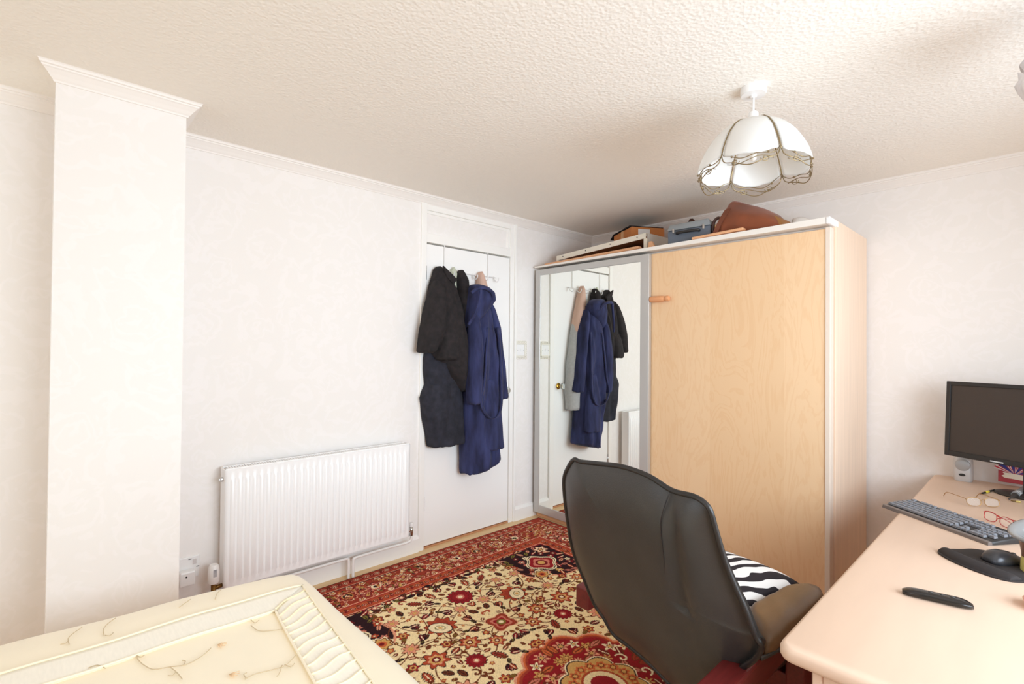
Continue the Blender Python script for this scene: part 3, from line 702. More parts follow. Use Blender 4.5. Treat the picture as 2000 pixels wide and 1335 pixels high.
# crumpled white sheet
bm = new()
rr = random.Random(3); ph = [rr.uniform(0, 6) for _ in range(8)]
def fsheet(s, t):
    x = 1.72+.28*s; y = -.20-.14*t
    z = 1.95+(.17-.13*s)*math.sin(PI*min(1, t*1.2+.12))+.012*math.sin(9*s+ph[0])*math.sin(7*t+ph[1])+.008*math.sin(17*s+8*t+ph[2])
    return Vector((x, y+.01*math.sin(11*s+ph[3]), max(1.948, z)))
grid(bm, 30, 16, fsheet); obj('plastic_sheet', bm, mat('crumpled_white_plastic', (232, 228, 222), .35), smooth=True, mods=[('SOLIDIFY', dict(thickness=.002))], label='crumpled white plastic sheet behind the end of the brown bag', cat='sheet', loc=(1.86, -.27, 1.948))

# ------------------------------------------------------------------ radiator
ra = thing('radiator', 'long white ribbed panel radiator under the wallpapered left wall', 'radiator', (.08, -2.4, .1))
ry0, ry1, rz0, rz1, rx = -2.905, -1.900, .155, .722, .110
NF = 30; seg = 8
bm = new()
prof = []
step = (ry1-ry0-.035)/NF
ys = []
for i in range(NF):
    for k in range(seg): 
        t = k/seg; ys.append((ry0+.0175+step*(i+t), .0085*(max(0, math.sin(PI*min(1, max(0, (t-.14)/.72))))**.55)))
ys = [(ry0, 0)]+ys+[(ry1-.0175, 0), (ry1, 0)]
zs = [(rz0, 0, -.012), (rz0+.004, 0, 0), (rz0+.036, 0, 0), (rz0+.052, 1, 0), (rz1-.062, 1, 0), (rz1-.046, 0, 0), (rz1-.004, 0, 0), (rz1, 0, -.012)]
vs = [[bm.verts.new((rx+d*f+q, y, z)) for z, f, q in zs] for y, d in ys]
for i in range(len(ys)-1):
    for j in range(len(zs)-1): bm.faces.new((vs[i][j], vs[i+1][j], vs[i+1][j+1], vs[i][j+1]))
obj('front_panel', bm, M_RAD, ra, True, mods=[('SOLIDIFY', dict(thickness=.006, offset=-1))], angle=35)
for y in (ry0-.002, ry1-.004):
    bm = new(); box(bm, (.035, y, rz0+.012), (rx-.006, y+.006, rz1-.001), .002); obj('side_panel', bm, M_RAD, ra)
bm = new(); box(bm, (.038, ry0+.01, rz0+.03), (.052, ry1-.01, rz1-.04)); obj('rear_panel', bm, M_RAD, ra)
gr = None
bm = new()
box(bm, (.035, ry0+.004, rz1-.004), (.047, ry1-.006, rz1+.002)); box(bm, (.094, ry0+.004, rz1-.004), (rx-.004, ry1-.006, rz1+.002))
gr = obj('top_grille', bm, M_RAD, ra)
nb = 84
b0 = None
for k in range(nb):
    y = ry0+.02+(ry1-ry0-.045)*k/(nb-1)
    if b0 is None:
        bm = new(); box(bm, (.046, y-.0032, rz1-.004), (.095, y+.0032, rz1+.001)); b0 = obj('grille_bar', bm, M_RAD, gr); y_first = y
    else:
        c = b0.copy(); COL.objects.link(c); c.parent = gr; c.location.y += y-y_first
bm = new(); box(bm, (.05, ry0+.02, rz1-.03), (.092, ry1-.02, rz1-.02)); obj('fin_shadow_plate', bm, mat('convector_shade_grey', (150, 150, 150), .6), ra)  # grey plate stands in for the shade among the convector fins
bm = new(); lathe(bm, [(0, 0), (.011, 0), (.011, .012), (.006, .014), (.006, .018), (0, .018)], (.078, ry0-.001, rz1-.05), 14, Matrix.Rotation(PI/2, 4, 'X')); obj('bleed_valve', bm, M_CHROME, ra)
# thermostatic valve, left
bm = new(); lathe(bm, [(0, .0), (.021, .0), (.024, .006), (.024, .05), (.021, .078), (.016, .086), (0, .087)], (.10, -2.945, .20), 20); trv = obj('thermostat_valve', bm, M_PLAST, ra, True, angle=40)
bm = new()
for k in range(5): box(bm, (.1225, -2.951+.003*k, .235), (.1245, -2.9495+.003*k, .268))
obj('scale_marks', bm, mat('grey_print', (150, 150, 160), .6), trv)
bm = new(); tube(bm, [(.10, -2.945, .03), (.10, -2.945, .20)], .011); tube(bm, [(.10, -2.945, .175), (.09, -2.905, .175)], .010); obj('valve_body', bm, mat('old_brass', (120, 86, 40), .35, .8), ra, True)
# lockshield valve and pipes, right
bm = new(); tube(bm, [(.085, ry1, .185), (.085, ry1+.035, .185)], .009); tube(bm, [(.085, ry1+.03, .15), (.085, ry1+.03, .205)], .011); obj('lockshield_valve', bm, M_CHROME, ra, True)
bm = new(); lathe(bm, [(0, 0), (.012, 0), (.013, .004), (.012, .024), (0, .025)], (.085, ry1+.03, .205), 14); obj('valve_cap', bm, M_PLAST, ra, True, angle=40)
bm = new(); tube(bm, spline([(.085, -1.87, .15), (.083, -1.872, .125), (.08, -1.90, .112), (.07, -2.0, .110), (.07, -2.20, .110), (.07, -2.232, .107), (.07, -2.24, .095), (.07, -2.24, .0)], 6), .0085); obj('pipe', bm, M_WHITE, ra, True)
bm = new(); tube(bm, spline([(.10, -2.945, .05), (.095, -2.93, .105), (.075, -2.85, .118), (.07, -2.6, .118), (.07, -2.30, .118), (.07, -2.275, .114), (.07, -2.268, .10), (.07, -2.268, .0)], 6), .0085); obj('pipe', bm, M_WHITE, ra, True)

# socket and switch
so = thing('wall_socket', 'white double wall socket with a white plug beside the pier', 'socket', (0, -3.05, .26))
bm = new(); box(bm, (.0, -3.126, .215), (.009, -2.985, .315), .003); obj('face_plate', bm, M_PLAST, so)
bm = new(); box(bm, (.009, -3.07, .195), (.052, -3.008, .262), .006); pl = obj('plug', bm, M_PLAST, so)
bm = new(); lathe(bm, [(0, 0), (.004, 0), (.004, .0015), (0, .0015)], (.052, -3.045, .24), 10, Matrix.Rotation(PI/2, 4, 'Y')); obj('fuse_screw', bm, M_BLACKP, pl)
bm = new(); box(bm, (.009, -3.012, .278), (.013, -2.998, .302), .001); obj('rocker', bm, mat('grey_rocker', (214, 208, 206), .4), so)
for y in (-3.03, -2.998):
    bm = new(); box(bm, (.009, y, .262 if y > -3.01 else .303), (.0102, y+.012, .265 if y > -3.01 else .306)); obj('pin_slot', bm, M_BLACKP, so)
sw = thing('light_switch', 'white light switch in a cream filigree surround beside the door', 'switch', (0, -.873, 1.293))
bm = new(); box(bm, (0, -.916, 1.25), (.009, -.830, 1.336), .003); obj('switch_plate', bm, M_PLAST, sw)
bm = new(); box(bm, (.008, -.879, 1.283), (.014, -.867, 1.305), .0015); obj('rocker', bm, M_PLAST, sw)
for y in (-.905, -.841):
    bm = new(); lathe(bm, [(0, 0), (.003, 0), (.003, .001), (0, .001)], (.009, y, 1.293), 8, Matrix.Rotation(PI/2, 4, 'Y')); obj('screw', bm, mat('grey_screw', (150, 150, 150), .4, .5), sw)
bm = new()
box(bm, (0, -.924, 1.242), (.012, -.916, 1.344), .002); box(bm, (0, -.830, 1.242), (.012, -.822, 1.344), .002)
box(bm, (0, -.924, 1.336), (.012, -.822, 1.344), .002); box(bm, (0, -.924, 1.242), (.012, -.822, 1.25), .002)
for k in range(28):
    s = k/28*4; e = int(s); f = s-e
    y, z = [(-.934+.122*f, 1.354), (-.812, 1.354-.122*f), (-.812-.122*f, 1.232), (-.934, 1.232+.122*f)][e]
    tube(bm, [(.004, y+.0085*math.cos(2*PI*j/9), z+.0085*math.sin(2*PI*j/9)) for j in range(9)], .0028, 5, closed=True)
obj('filigree_surround', bm, mat('cream_filigree', (240, 236, 224), .45), sw)

# ------------------------------------------------------------------ clothes on the door
hk = thing('over_door_hooks', 'white over-door hook rack at the top of the white door', 'hook rack', (0, -1.4, 1.85))
for y in (-1.587, -1.205):
    bm = new(); tube(bm, [(-.03, y, 1.991), (.004, y, 1.991), (.006, y, 1.985), (.006, y, 1.82)], .0035, 6); obj('strap', bm, M_PLAST, hk)
bm = new(); tube(bm, [(.010, -1.66, 1.82), (.010, -1.14, 1.82)], .004, 8); obj('cross_bar', bm, M_PLAST, hk, True)
for k in range(6):
    y = -1.645+.0985*k
    bm = new(); tube(bm, spline([(.012, y, 1.825), (.022, y, 1.80), (.045, y, 1.785), (.062, y, 1.795), (.066, y, 1.815)], 4), .0035, 6); obj('hook', bm, M_PLAST, hk, True)

def cloth(bm, rows, back=.014, fold=.012, nf=7, ph=0, N=64, NZ=80, sharp=.85, hem=.006):
    """closed hanging body; rows: (z, y_left, y_right, depth) from the top down"""
    z0, z1 = rows[0][0], rows[-1][0]; rings = []
    for i in range(NZ+1):
        z = z0+(z1-z0)*i/NZ
        _, a, b, dp = lerp_rows(rows, z)
        q = i/NZ; ring = []; w = min(1, 4*q)*.006
        a += w*noise.noise(Vector((ph, z*9, 1))); b += w*noise.noise(Vector((ph, z*9, 4)))
        for k in range(N):
            t = 2*PI*k/N; c, s = math.cos(t), math.sin(t)
            y = (a+b)/2+(b-a)/2*math.copysign(abs(c)**sharp, c)
            if s >= 0:
                f1 = noise.noise(Vector((y*(3+nf*1.6)+.5*z, z*1.5, ph))); f2 = noise.noise(Vector((y*34-z*3, z*6, ph+7)))
                f = fold*min(1, 3*q+.25)*(1.7*f1+.45*f2+.3*abs(f1))
                x = back+.004+(dp-back)*s**.6+f*s**.5
            else: x = back+.004*(1+s)
            zz = z+((hem*math.sin(5*t+ph)+.8*hem*math.sin(11*t)) if i == NZ else 0)
            ring.append(Vector((max(back, x), y, zz)))
        rings.append(ring)
    loft(bm, rings)

def px_rows(rows, X):
    """(image y, left x, right x, depth) measured on the photograph -> (z, y_left, y_right, depth) on the plane x = X"""
    out = []
    for py, a, b, d in rows:
        p, q = at(a, py, 0, X), at(b, py, 0, X); out.append(((p.z+q.z)/2, p.y, q.y, d))
    return out
SOFT = [('SUBSURF', dict(levels=1, render_levels=1))]
# black jacket
jk = thing('jacket', 'black long jacket hanging leftmost on the white door', 'jacket', (.08, -1.65, 1.84), 'clothes on the door hooks')
bm = new(); cloth(bm, px_rows([(517, 867, 871, .05), (524, 860, 877, .07), (536, 857, 886, .09), (560, 850, 897, .12), (600, 843, 902, .15), (650, 838, 909, .16), (690, 846, 914, .16), (720, 868, 914, .15), (757, 893, 913, .12), (764, 900, 911, .10)], .10), nf=6, ph=.5, fold=.030)
obj('jacket_body', bm, M_BLACKC, jk, True, SOFT)
bm = new(); cloth(bm, px_rows([(546, 857, 866, .09), (562, 850, 871, .13), (600, 838, 872, .16), (640, 830, 866, .18), (686, 823, 851, .17), (689, 825, 849, .16)], .12), back=.05, nf=4, ph=1.7, N=40, NZ=36)
obj('sleeve', bm, M_BLACKC, jk, True, SOFT)
bm = new(); cloth(bm, px_rows([(628, 872, 886, .14), (645, 862, 895, .165), (662, 858, 897, .185), (695, 856, 893, .20), (703, 858, 890, .19)], .14), back=.10, nf=5, ph=.3, N=40, NZ=24)
obj('cuff', bm, M_BLACKC, jk, True, SOFT)
# collar fold
bm = new(); prism(bm, [(at(866, 518, 0, .1).y, at(866, 518, 0, .1).z), (at(893, 545, 0, .1).y, at(893, 545, 0, .1).z), (at(886, 556, 0, .1).y, at(886, 556, 0, .1).z), (at(872, 540, 0, .1).y, at(872, 540, 0, .1).z)], 0, .085, .105, .004)
obj('collar', bm, M_BLACKC, jk)
# charcoal garment under the jacket
bm = new(); cloth(bm, px_rows([(660, 842, 895, .09), (700, 836, 900, .10), (750, 838, 905, .11), (765, 832, 906, .12), (775, 829, 906, .12), (810, 833, 907, .12), (850, 841, 910, .11), (868, 844, 912, .11), (871, 848, 904, .10)], .08), nf=5, ph=2.2, fold=.022)
obj('charcoal_trousers', bm, M_CHARC, smooth=True, mods=SOFT, label='charcoal trousers hanging below the black jacket on the door', cat='trousers', group='clothes on the door hooks', loc=(.05, -1.6, .68))
# second black garment
bm = new(); cloth(bm, px_rows([(525, 907, 910, .05), (532, 901, 913, .07), (545, 898, 918, .09), (600, 899, 920, .10), (700, 902, 922, .10), (760, 905, 920, .10), (852, 903, 914, .09)], .08), nf=3, ph=.9, fold=.006, N=40)
o = obj('cardigan', bm, M_BLACKC, smooth=True, mods=SOFT, label='narrow black cardigan hanging between black jacket and navy robe', cat='cardigan', group='clothes on the door hooks', loc=(.05, -1.49, 1.82))
# sage top, pink top, grey garment
bm = new(); cloth(bm, px_rows([(521, 887, 889, .025), (530, 881, 893, .035), (560, 883, 899, .04), (620, 886, 903, .045)], .03), back=.012, nf=2, ph=.2, fold=.004, N=36, NZ=24)
obj('sage_top', bm, M_SAGE, smooth=True, label='pale sage green top peeping between the two black garments', cat='top', group='clothes on the door hooks', loc=(.03, -1.58, 1.82))
bm = new(); cloth(bm, [(1.845, -1.300, -1.292, .05), (1.82, -1.320, -1.272, .06), (1.75, -1.325, -1.245, .07), (1.60, -1.32, -1.20, .085), (1.46, -1.31, -1.17, .09), (1.36, -1.30, -1.165, .08)], nf=3, ph=.4, fold=.007, N=40, NZ=40)
obj('pink_top', bm, M_PINK, smooth=True, label='dusty pink top hanging behind the navy robe', cat='top', group='clothes on the door hooks', loc=(.05, -1.27, 1.84))
bm = new(); cloth(bm, [(1.66, -1.30, -1.225, .05), (1.45, -1.33, -1.165, .075), (1.2, -1.35, -1.12, .10), (.95, -1.36, -1.10, .11), (.80, -1.36, -1.11, .10)], nf=4, ph=1.4, fold=.008, N=40, NZ=40)
obj('grey_cardigan', bm, M_GREYC, smooth=True, label='pale grey cardigan hanging below the pink top', cat='cardigan', group='clothes on the door hooks', loc=(.05, -1.24, .8))
bm = new(); cloth(bm, px_rows([(800, 906, 925, .06), (880, 908, 925, .06), (904, 909, 924, .05)], .04), nf=2, ph=.4, fold=.004, N=32, NZ=20)
obj('grey_scarf', bm, M_GREYC, smooth=True, label='end of a grey scarf showing at the lower left of the navy robe', cat='scarf', group='clothes on the door hooks', loc=(.05, -1.44, .54))
# navy dressing gown
nv = thing('dressing_gown', 'long navy blue fleece hooded dressing gown hanging on the door', 'dressing gown', (.12, -1.3, 1.75), 'clothes on the door hooks')
X = .14
bm = new(); cloth(bm, px_rows([(572, 922, 958, .13), (600, 918, 962, .16), (650, 915, 968, .18), (700, 917, 974, .19), (780, 916, 979, .19), (830, 915, 978, .19), (880, 916, 981, .18), (905, 916, 983, .17), (917, 916, 960, .165), (928, 917, 928, .15)], X), back=.03, nf=8, ph=.2, fold=.034, N=84, NZ=100)
obj('gown_body', bm, M_NAVY, nv, True, SOFT)
bm = new(); cloth(bm, px_rows([(555, 926, 940, .16), (560, 922, 953, .19), (570, 920, 962, .21), (585, 918, 963, .215), (600, 916, 955, .20), (622, 914, 938, .18), (640, 914, 924, .15)], X), back=.10, nf=4, ph=.8, fold=.010, N=48, NZ=40)
hood = obj('hood', bm, M_NAVY, nv, True, SOFT)
bm = new(); tube(bm, spline([at(921, 572, 0, .20), at(934, 563, 0, .225), at(950, 563, 0, .235), at(961, 572, 0, .22), at(962, 586, 0, .20)], 6), .011); tube(bm, spline([at(939, 566, 0, .235), at(936, 590, 0, .235), at(928, 612, 0, .225), at(915, 634, 0, .20)], 6), .010)
obj('hood_edge', bm, M_NAVY, hood, True)
bm = new(); cloth(bm, px_rows([(600, 926, 934, .16), (625, 922, 937, .20), (660, 919, 939, .22), (700, 917, 940, .235), (750, 916, 938, .235), (786, 918, 936, .23), (790, 920, 934, .22)], .18), back=.14, nf=3, ph=.2, fold=.006, N=36, NZ=40)
obj('sleeve', bm, M_NAVY, nv, True, SOFT)
bm = new(); cloth(bm, px_rows([(585, 953, 960, .12), (605, 954, 967, .145), (640, 960, 975, .16), (700, 966, 982, .16), (776, 972, 989, .16), (779, 974, 988, .15)], .12), back=.07, nf=3, ph=1.2, fold=.006, N=36, NZ=40)
obj('sleeve', bm, M_NAVY, nv, True, SOFT)
bm = new(); pts = spline([at(953, 640, 0, .20), at(950, 700, 0, .215), at(946, 750, 0, .22), at(940, 785, 0, .225), at(950, 810, 0, .225), at(964, 817, 0, .22), at(976, 806, 0, .21), at(980, 770, 0, .20), at(978, 700, 0, .19), at(972, 640, 0, .17)], 6)
loft(bm, [[p+Vector((0, -.013, 0)), p+Vector((.006, 0, .004)), p+Vector((0, .013, 0)), p+Vector((-.006, 0, 0))] for p in pts]); obj('belt', bm, M_NAVY, nv, True)
bm = new(); cloth(bm, px_rows([(740, 950, 972, .17), (800, 942, 980, .195), (860, 942, 981, .205), (878, 943, 983, .205)], .17), back=.15, nf=4, ph=1.6, fold=.008, N=44, NZ=24)
obj('front_panel', bm, M_NAVY, nv, True, SOFT)

# ------------------------------------------------------------------ ceiling lamp
lx, ly = 2.012, -1.605
la = thing('pendant_lamp', 'white frosted glass petal pendant lamp with brass scrollwork hanging from ceiling', 'lamp', (lx, ly, H))
bm = new(); lathe(bm, [(0, 0), (.045, 0), (.045, -.022), (.042, -.028), (.012, -.030), (.010, -.038), (0, -.038)], (lx, ly, H), 40); obj('ceiling_rose', bm, M_PLAST, la, True, angle=35)
bm = new(); tube(bm, [(lx, ly, H-.03), (lx, ly, 2.19)], .004); obj('cord', bm, M_PLAST, la, True)
bm = new(); lathe(bm, [(0, 0), (.012, 0), (.017, -.006), (.019, -.03), (.019, -.10), (.014, -.105), (0, -.105)], (lx, ly, 2.205), 20); obj('lamp_holder', bm, M_PLAST, la, True, angle=40)
bm = new(); lathe(bm, [(0, .0), (.012, 0), (.014, -.02), (.013, -.05), (.011, -.075), (0, -.082)], (lx, ly, 2.10), 16); obj('bulb', bm, mat('opal_bulb', (246, 244, 238), .3), la, True)
PROF0 = [(.046, 2.186), (.085, 2.174), (.122, 2.150), (.155, 2.113), (.180, 2.068), (.197, 2.030), (.207, 2.000), (.211, 1.978)]
PROF = [(r*.89, 2.168-(2.186-z)*.90) for r, z in PROF0]
def lprof(t):
    f = t*(len(PROF)-1); i = min(int(f), len(PROF)-2); k = f-i
    return PROF[i][0]+(PROF[i+1][0]-PROF[i][0])*k, PROF[i][1]+(PROF[i+1][1]-PROF[i][1])*k
def glassm():
    m = mat('frosted_glass', (244, 244, 242), .35); nt = m.node_tree; p = nt.nodes['Principled BSDF']
    tr = nt.nodes.new('ShaderNodeBsdfTranslucent'); tr.inputs[0].default_value = (.93, .93, .92, 1)
    mx = nt.nodes.new('ShaderNodeMixShader'); mx.inputs[0].default_value = .35
    out = nt.nodes['Material Output']
    nt.links.new(p.outputs[0], mx.inputs[1]); nt.links.new(tr.outputs[0], mx.inputs[2]); nt.links.new(mx.outputs[0], out.inputs[0])
    return m
M_GLASS = glassm()
A0 = math.radians(-102)
def wavy(s): return .030*math.sin(PI*s)**.7+.006*math.sin(2*PI*s*1.0+.4)
for k in range(6):
    a0 = A0+k*PI/3
    bm = new()
    def pf(s, t, a0=a0):
        ss = .035+.93*s
        te = .84+(.16*(math.sin(PI*ss)**.6))*1.0+.02*math.sin(4*PI*ss)
        r, z = lprof(min(1, t*te)); r *= 1+.075*math.sin(PI*ss)*min(1, t*1.6)
        a = a0+ss*PI/3
        return Vector((lx+r*math.cos(a), ly+r*math.sin(a), z))
    grid(bm, 20, 18, pf); pan = obj('glass_panel', bm, M_GLASS, la, True, [('SOLIDIFY', dict(thickness=.003))])
    bm = new(); pts = []
    for i in range(19):
        r, z = lprof(i/18*.90); pts.append((lx+r*1.01*math.cos(a0), ly+r*1.01*math.sin(a0), z))
    tube(bm, pts, .0026, 6); obj('frame_rib', bm, M_DARKBRASS, la, True)
    def wp(s, drop, out=0):
        a = a0+s*PI/3; r = (.205*.89+.015*math.sin(PI*s)+out)
        return Vector((lx+r*math.cos(a), ly+r*math.sin(a), 2.006-drop*.9))
    bm = new()
    tube(bm, [wp(i/24, .036*math.sin(PI*i/24)**.55+.006*math.sin(4*PI*i/24)*-1) for i in range(25)], .0017, 5)
    tube(bm, [wp(i/24, .066*math.sin(PI*i/24)**.42+.005*math.cos(4*PI*i/24), .004) for i in range(25)], .0019, 5)
    tube(bm, [wp(.12+.76*i/24, .050+.010*math.sin(2*PI*i/24)) for i in range(25)], .0015, 5)
    for c, sg in ((.27, 1), (.74, -1)):
        tube(bm, [wp(c+sg*.075*(1-j/22)*math.cos(j*.5), .050+.013*(1-j/22)*math.sin(j*.5)) for j in range(20)], .0015, 5)
    obj('scroll_trim', bm, M_DARKBRASS, la, True)
    for s in (.22, .78):
        bm = new(); p = wp(s, .028, .004); bmesh.ops.create_icosphere(bm, subdivisions=1, radius=.0042, matrix=Matrix.Translation(p)); obj('glass_clip', bm, M_DARKBRASS, la)

# ------------------------------------------------------------------ bed and bedspread
bx0, bx1, by1, by0, bz = .865, 2.16, -2.880, -4.85, .500
bed = thing('bed', 'low divan bed under the cream bedspread at lower left', 'bed', (1.5, -3.9, 0))
bm = new(); box(bm, (bx0+.03, by0, .06), (bx1-.03, by1-.02, .30), .01); obj('divan_base', bm, mat('cream_divan', (226, 210, 180), .8), bed)
bm = new(); box(bm, (bx0+.01, by0, .30), (bx1-.01, by1-.01, bz-.012), .05, 3); obj('mattress', bm, mat('mattress_ticking', (236, 226, 206), .8), bed, True)
for x in (bx0+.1, bx1-.1):
    for y in (by0+.1, by1-.1):
        bm = new(); tube(bm, [(x, y, .012 if y > -3.1 else 0), (x, y, .06)], .025, 12); obj('leg', bm, M_BLACKP, bed, True)
rr = random.Random(11)
PHS = [rr.uniform(0, 6.28) for _ in range(12)]
def bedsurf(p, q, lift=0):
    x0, y1, r = bx0+.02-.11*max(0, by1-q), by1+.005, .055
    cx, cy = min(max(p, x0), bx1-.02), min(q, y1)
    dx, dy = p-cx, q-cy
    d = math.hypot(dx, dy)
    z = bz+.006*math.sin(3.1*p+PHS[0])*math.sin(2.3*q+PHS[1])+.003*math.sin(9*p+2*q+PHS[2])+.002*math.sin(17*q+3*p+PHS[3])
    z -= .012*max(0, 1-(p-x0)/.14)**2+.012*max(0, 1-(y1-q)/.14)**2
    if d < 1e-6: return Vector((p, q, z+lift))
    ux, uy = dx/d, dy/d
    if d < r*PI/2: g, h = r*math.sin(d/r), r*(1-math.cos(d/r))
    else: g, h = r+.02*math.sin(14*p+11*q)*min(1, (d-r*PI/2)/.2), r+(d-r*PI/2)
    n = Vector((ux*math.sin(min(d/r, PI/2)), uy*math.sin(min(d/r, PI/2)), math.cos(min(d/r, PI/2))))
    return Vector((cx+ux*g, cy+uy*g, z-h))+n*lift
bs = thing('bedspread', 'cream embroidered satin bedspread with pleated bands draped over the bed', 'bedspread', (1.5, -3.9, bz))
M_SPREAD = mat('cream_satin', (251, 240, 214), .5, var=.02, vscale=6, sheen=.2)
M_BAND = mat('ivory_satin_band', (250, 245, 230), .42, var=.03, vscale=30, sheen=.2, stretch=(1, 6, 1))
bm = new(); p0, p1, q0, q1 = bx0-.36, bx1+.36, by0+.02, by1+.36
grid(bm, 110, 120, lambda s, t: bedsurf(p0+(p1-p0)*s, q0+(q1-q0)*t)); obj('spread', bm, M_SPREAD, bs, True, [('SOLIDIFY', dict(thickness=.008))])
ctrl = dict(o=(1.034, -2.872), i=(1.147, -3.012))
O, I = Vector((1.030, -2.885)), Vector((1.150, -3.012))
OR, IR = Vector((2.10, -3.0)), Vector((2.10, -3.115))
OL, IL = Vector((1.017, -4.8)), Vector((1.140, -4.8))
def quad(bm, A, B, Cc, D, nu, nv, lift):
    def f(s, t):
        P = (A*(1-s)+B*s)*(1-t)+(D*(1-s)+Cc*s)*t
        return bedsurf(P.x, P.y, lift)
    grid(bm, nu, nv, f)
bm = new(); quad(bm, OL, O, I, IL, 90, 6, .004); obj('satin_band', bm, M_BAND, bs, True, [('SOLIDIFY', dict(thickness=.004))], label='smooth ivory satin band along the side of the bedspread')
bm = new(); quad(bm, O, OR, IR, I, 60, 8, .004); obj('pleated_band', bm, M_BAND, bs, True, [('SOLIDIFY', dict(thickness=.004))], label='pleated ivory satin band across the foot of the bedspread')
for nm, pts in (('seam_cord', [(OL, O)]), ('seam_cord', [(IL, I)]), ('seam_cord', [(O, OR)]), ('seam_cord', [(I, IR)])):
    a, b = pts[0]; bm = new()
    tube(bm, [bedsurf(*(a+(b-a)*(i/60)), .006) for i in range(61)], .0035, 6); obj(nm, bm, M_SPREAD, bs, True)
M_PLEAT = mat('cream_pleat', (248, 234, 200), .45)
for k in range(22):
    s = .02+k*.046
    a = O+(OR-O)*(s+.012); b = I+(IR-I)*(s-.028)
    bm = new(); tube(bm, [bedsurf(*(a+(b-a)*(i/14)+Vector((.006*math.sin(i*.5+k), 0))), .006) for i in range(15)], .0030, 6); obj('pleat', bm, M_PLEAT, bs, True)
M_EMB = mat('grey_brown_thread', (208, 188, 154), .7); M_EMB2 = mat('peach_thread', (234, 200, 158), .7)
def vine(pxs, r=.0012, m=M_EMB, name='embroidered_vine'):
    P = [at(x, y, 2, bz) for x, y in pxs]
    bm = new(); tube(bm, [bedsurf(p.x, p.y, .0055) for p in spline(P, 6)], r, 5); return obj(name, bm, m, bs, True)
vine([(266, 1282), (270, 1292), (282, 1303), (300, 1311), (330, 1307), (365, 1302), (395, 1285), (412, 1269)])
vine([(332, 1307), (345, 1318), (356, 1332)]); vine([(268, 1284), (275, 1287), (282, 1283)]); vine([(343, 1317), (337, 1324), (328, 1324)])
vine([(358, 1304), (362, 1296), (356, 1294)]); vine([(577, 1284), (560, 1302), (540, 1310), (500, 1320), (478, 1332)])
vine([(490, 1222), (505, 1232), (530, 1232), (552, 1229)]); vine([(490, 1211), (498, 1217), (506, 1211)]); vine([(551, 1303), (546, 1318), (541, 1326)])
vine([(556, 1302), (568, 1307), (575, 1300)]); vine([(481, 1330), (476, 1322), (482, 1318)]); vine([(172, 1308), (190, 1302), (206, 1308)])
vine([(203, 1243), (202, 1230), (212, 1215), (226, 1202)]); vine([(205, 1243), (214, 1244), (221, 1238)]); vine([(135, 1262), (133, 1250), (142, 1238), (160, 1222)])
vine([(118, 1262), (128, 1260), (133, 1254)]); vine([(420, 1174), (424, 1160), (432, 1150)]); vine([(350, 1190), (360, 1182), (372, 1172)])
for (x, y) in ((425, 1262), (448, 1322)):
    c = at(x, y, 2, bz); bm = new()
    for j in range(9):
        a = -.9+j*.22; tube(bm, [bedsurf(c.x, c.y, .0055), bedsurf(c.x+(.012+.010*(j%2))*math.cos(a+.9), c.y+(.012+.010*(j%2))*math.sin(a+.9), .0055)], .0010, 4)
    obj('embroidered_flower', bm, M_EMB2, bs, True)

# ------------------------------------------------------------------ desk
dz, dx0, dx1, dyn, dyf = .650, 2.345, 3.12, -2.325, -.012
dk = thing('desk', 'long pale beech desk along the right side against back wall', 'desk', (2.7, -1.2, 0))
bm = new()
prof = [(dx0, dz-.020)]
prof = [(dx0+.008-.008*math.cos(a), dz-.028+.0) for a in [0]]
def rr_poly(x0, x1, y0, y1, r, n=6):
    P = []
    for cx, cy, a in ((x1-.02, y0+.02, -PI/2), (x1-.02, y1-.02, 0), (x0+.02, y1-.02, PI/2), (x0+r, y0+r, PI)):
        q = r if (cx, cy) == (x0+r, y0+r) else .02
        for i in range(n+1): P.append((cx+q*math.cos(a+PI/2*i/n), cy+q*math.sin(a+PI/2*i/n)))
    return P
P = rr_poly(dx0, dx1, dyn, dyf, .032)
cxm, cym = (dx0+dx1)/2, (dyn+dyf)/2
def inset(P, d):
    out = []
    for x, y in P:
        out.append((x+(d if x < cxm else -d)*min(1, abs(x-cxm)/((dx1-dx0)/2)), y+(d if y < cym else -d)*min(1, abs(y-cym)/((dyf-dyn)/2))))
    return out
loft(bm, [[Vector((x, y, z)) for x, y in inset(P, d)] for d, z in ((.010, dz-.034), (.003, dz-.031), (0, dz-.024), (0, dz-.010), (.003, dz-.003), (.010, dz))])
obj('desktop', bm, M_DESK, dk, True, angle=50)
def panel(name, a, b, m=M_DESK, par=dk): 
    bm = new(); box(bm, a, b, .002); return obj(name, bm, m, par)
lx0 = 2.412
panel('side_panel', (lx0, dyn+.022, 0.012), (lx0+.018, dyn+.50, dz-.034)); panel('side_panel', (2.86, dyn+.03, 0.012), (2.878, dyn+.50, dz-.034))
panel('rear_panel', (lx0+.018, dyn+.03, .05), (2.86, dyn+.045, dz-.036))
panel('drawer', (lx0+.018, dyn+.485, .40), (2.86, dyn+.50, dz-.036)); panel('drawer', (lx0+.018, dyn+.485, .05), (2.86, dyn+.50, .395))
panel('end_panel', (2.44, -.30, 0), (3.10, -.282, dz-.034)); panel('modesty_panel', (3.06, dyn+.5, .2), (3.078, -.30, dz-.034))

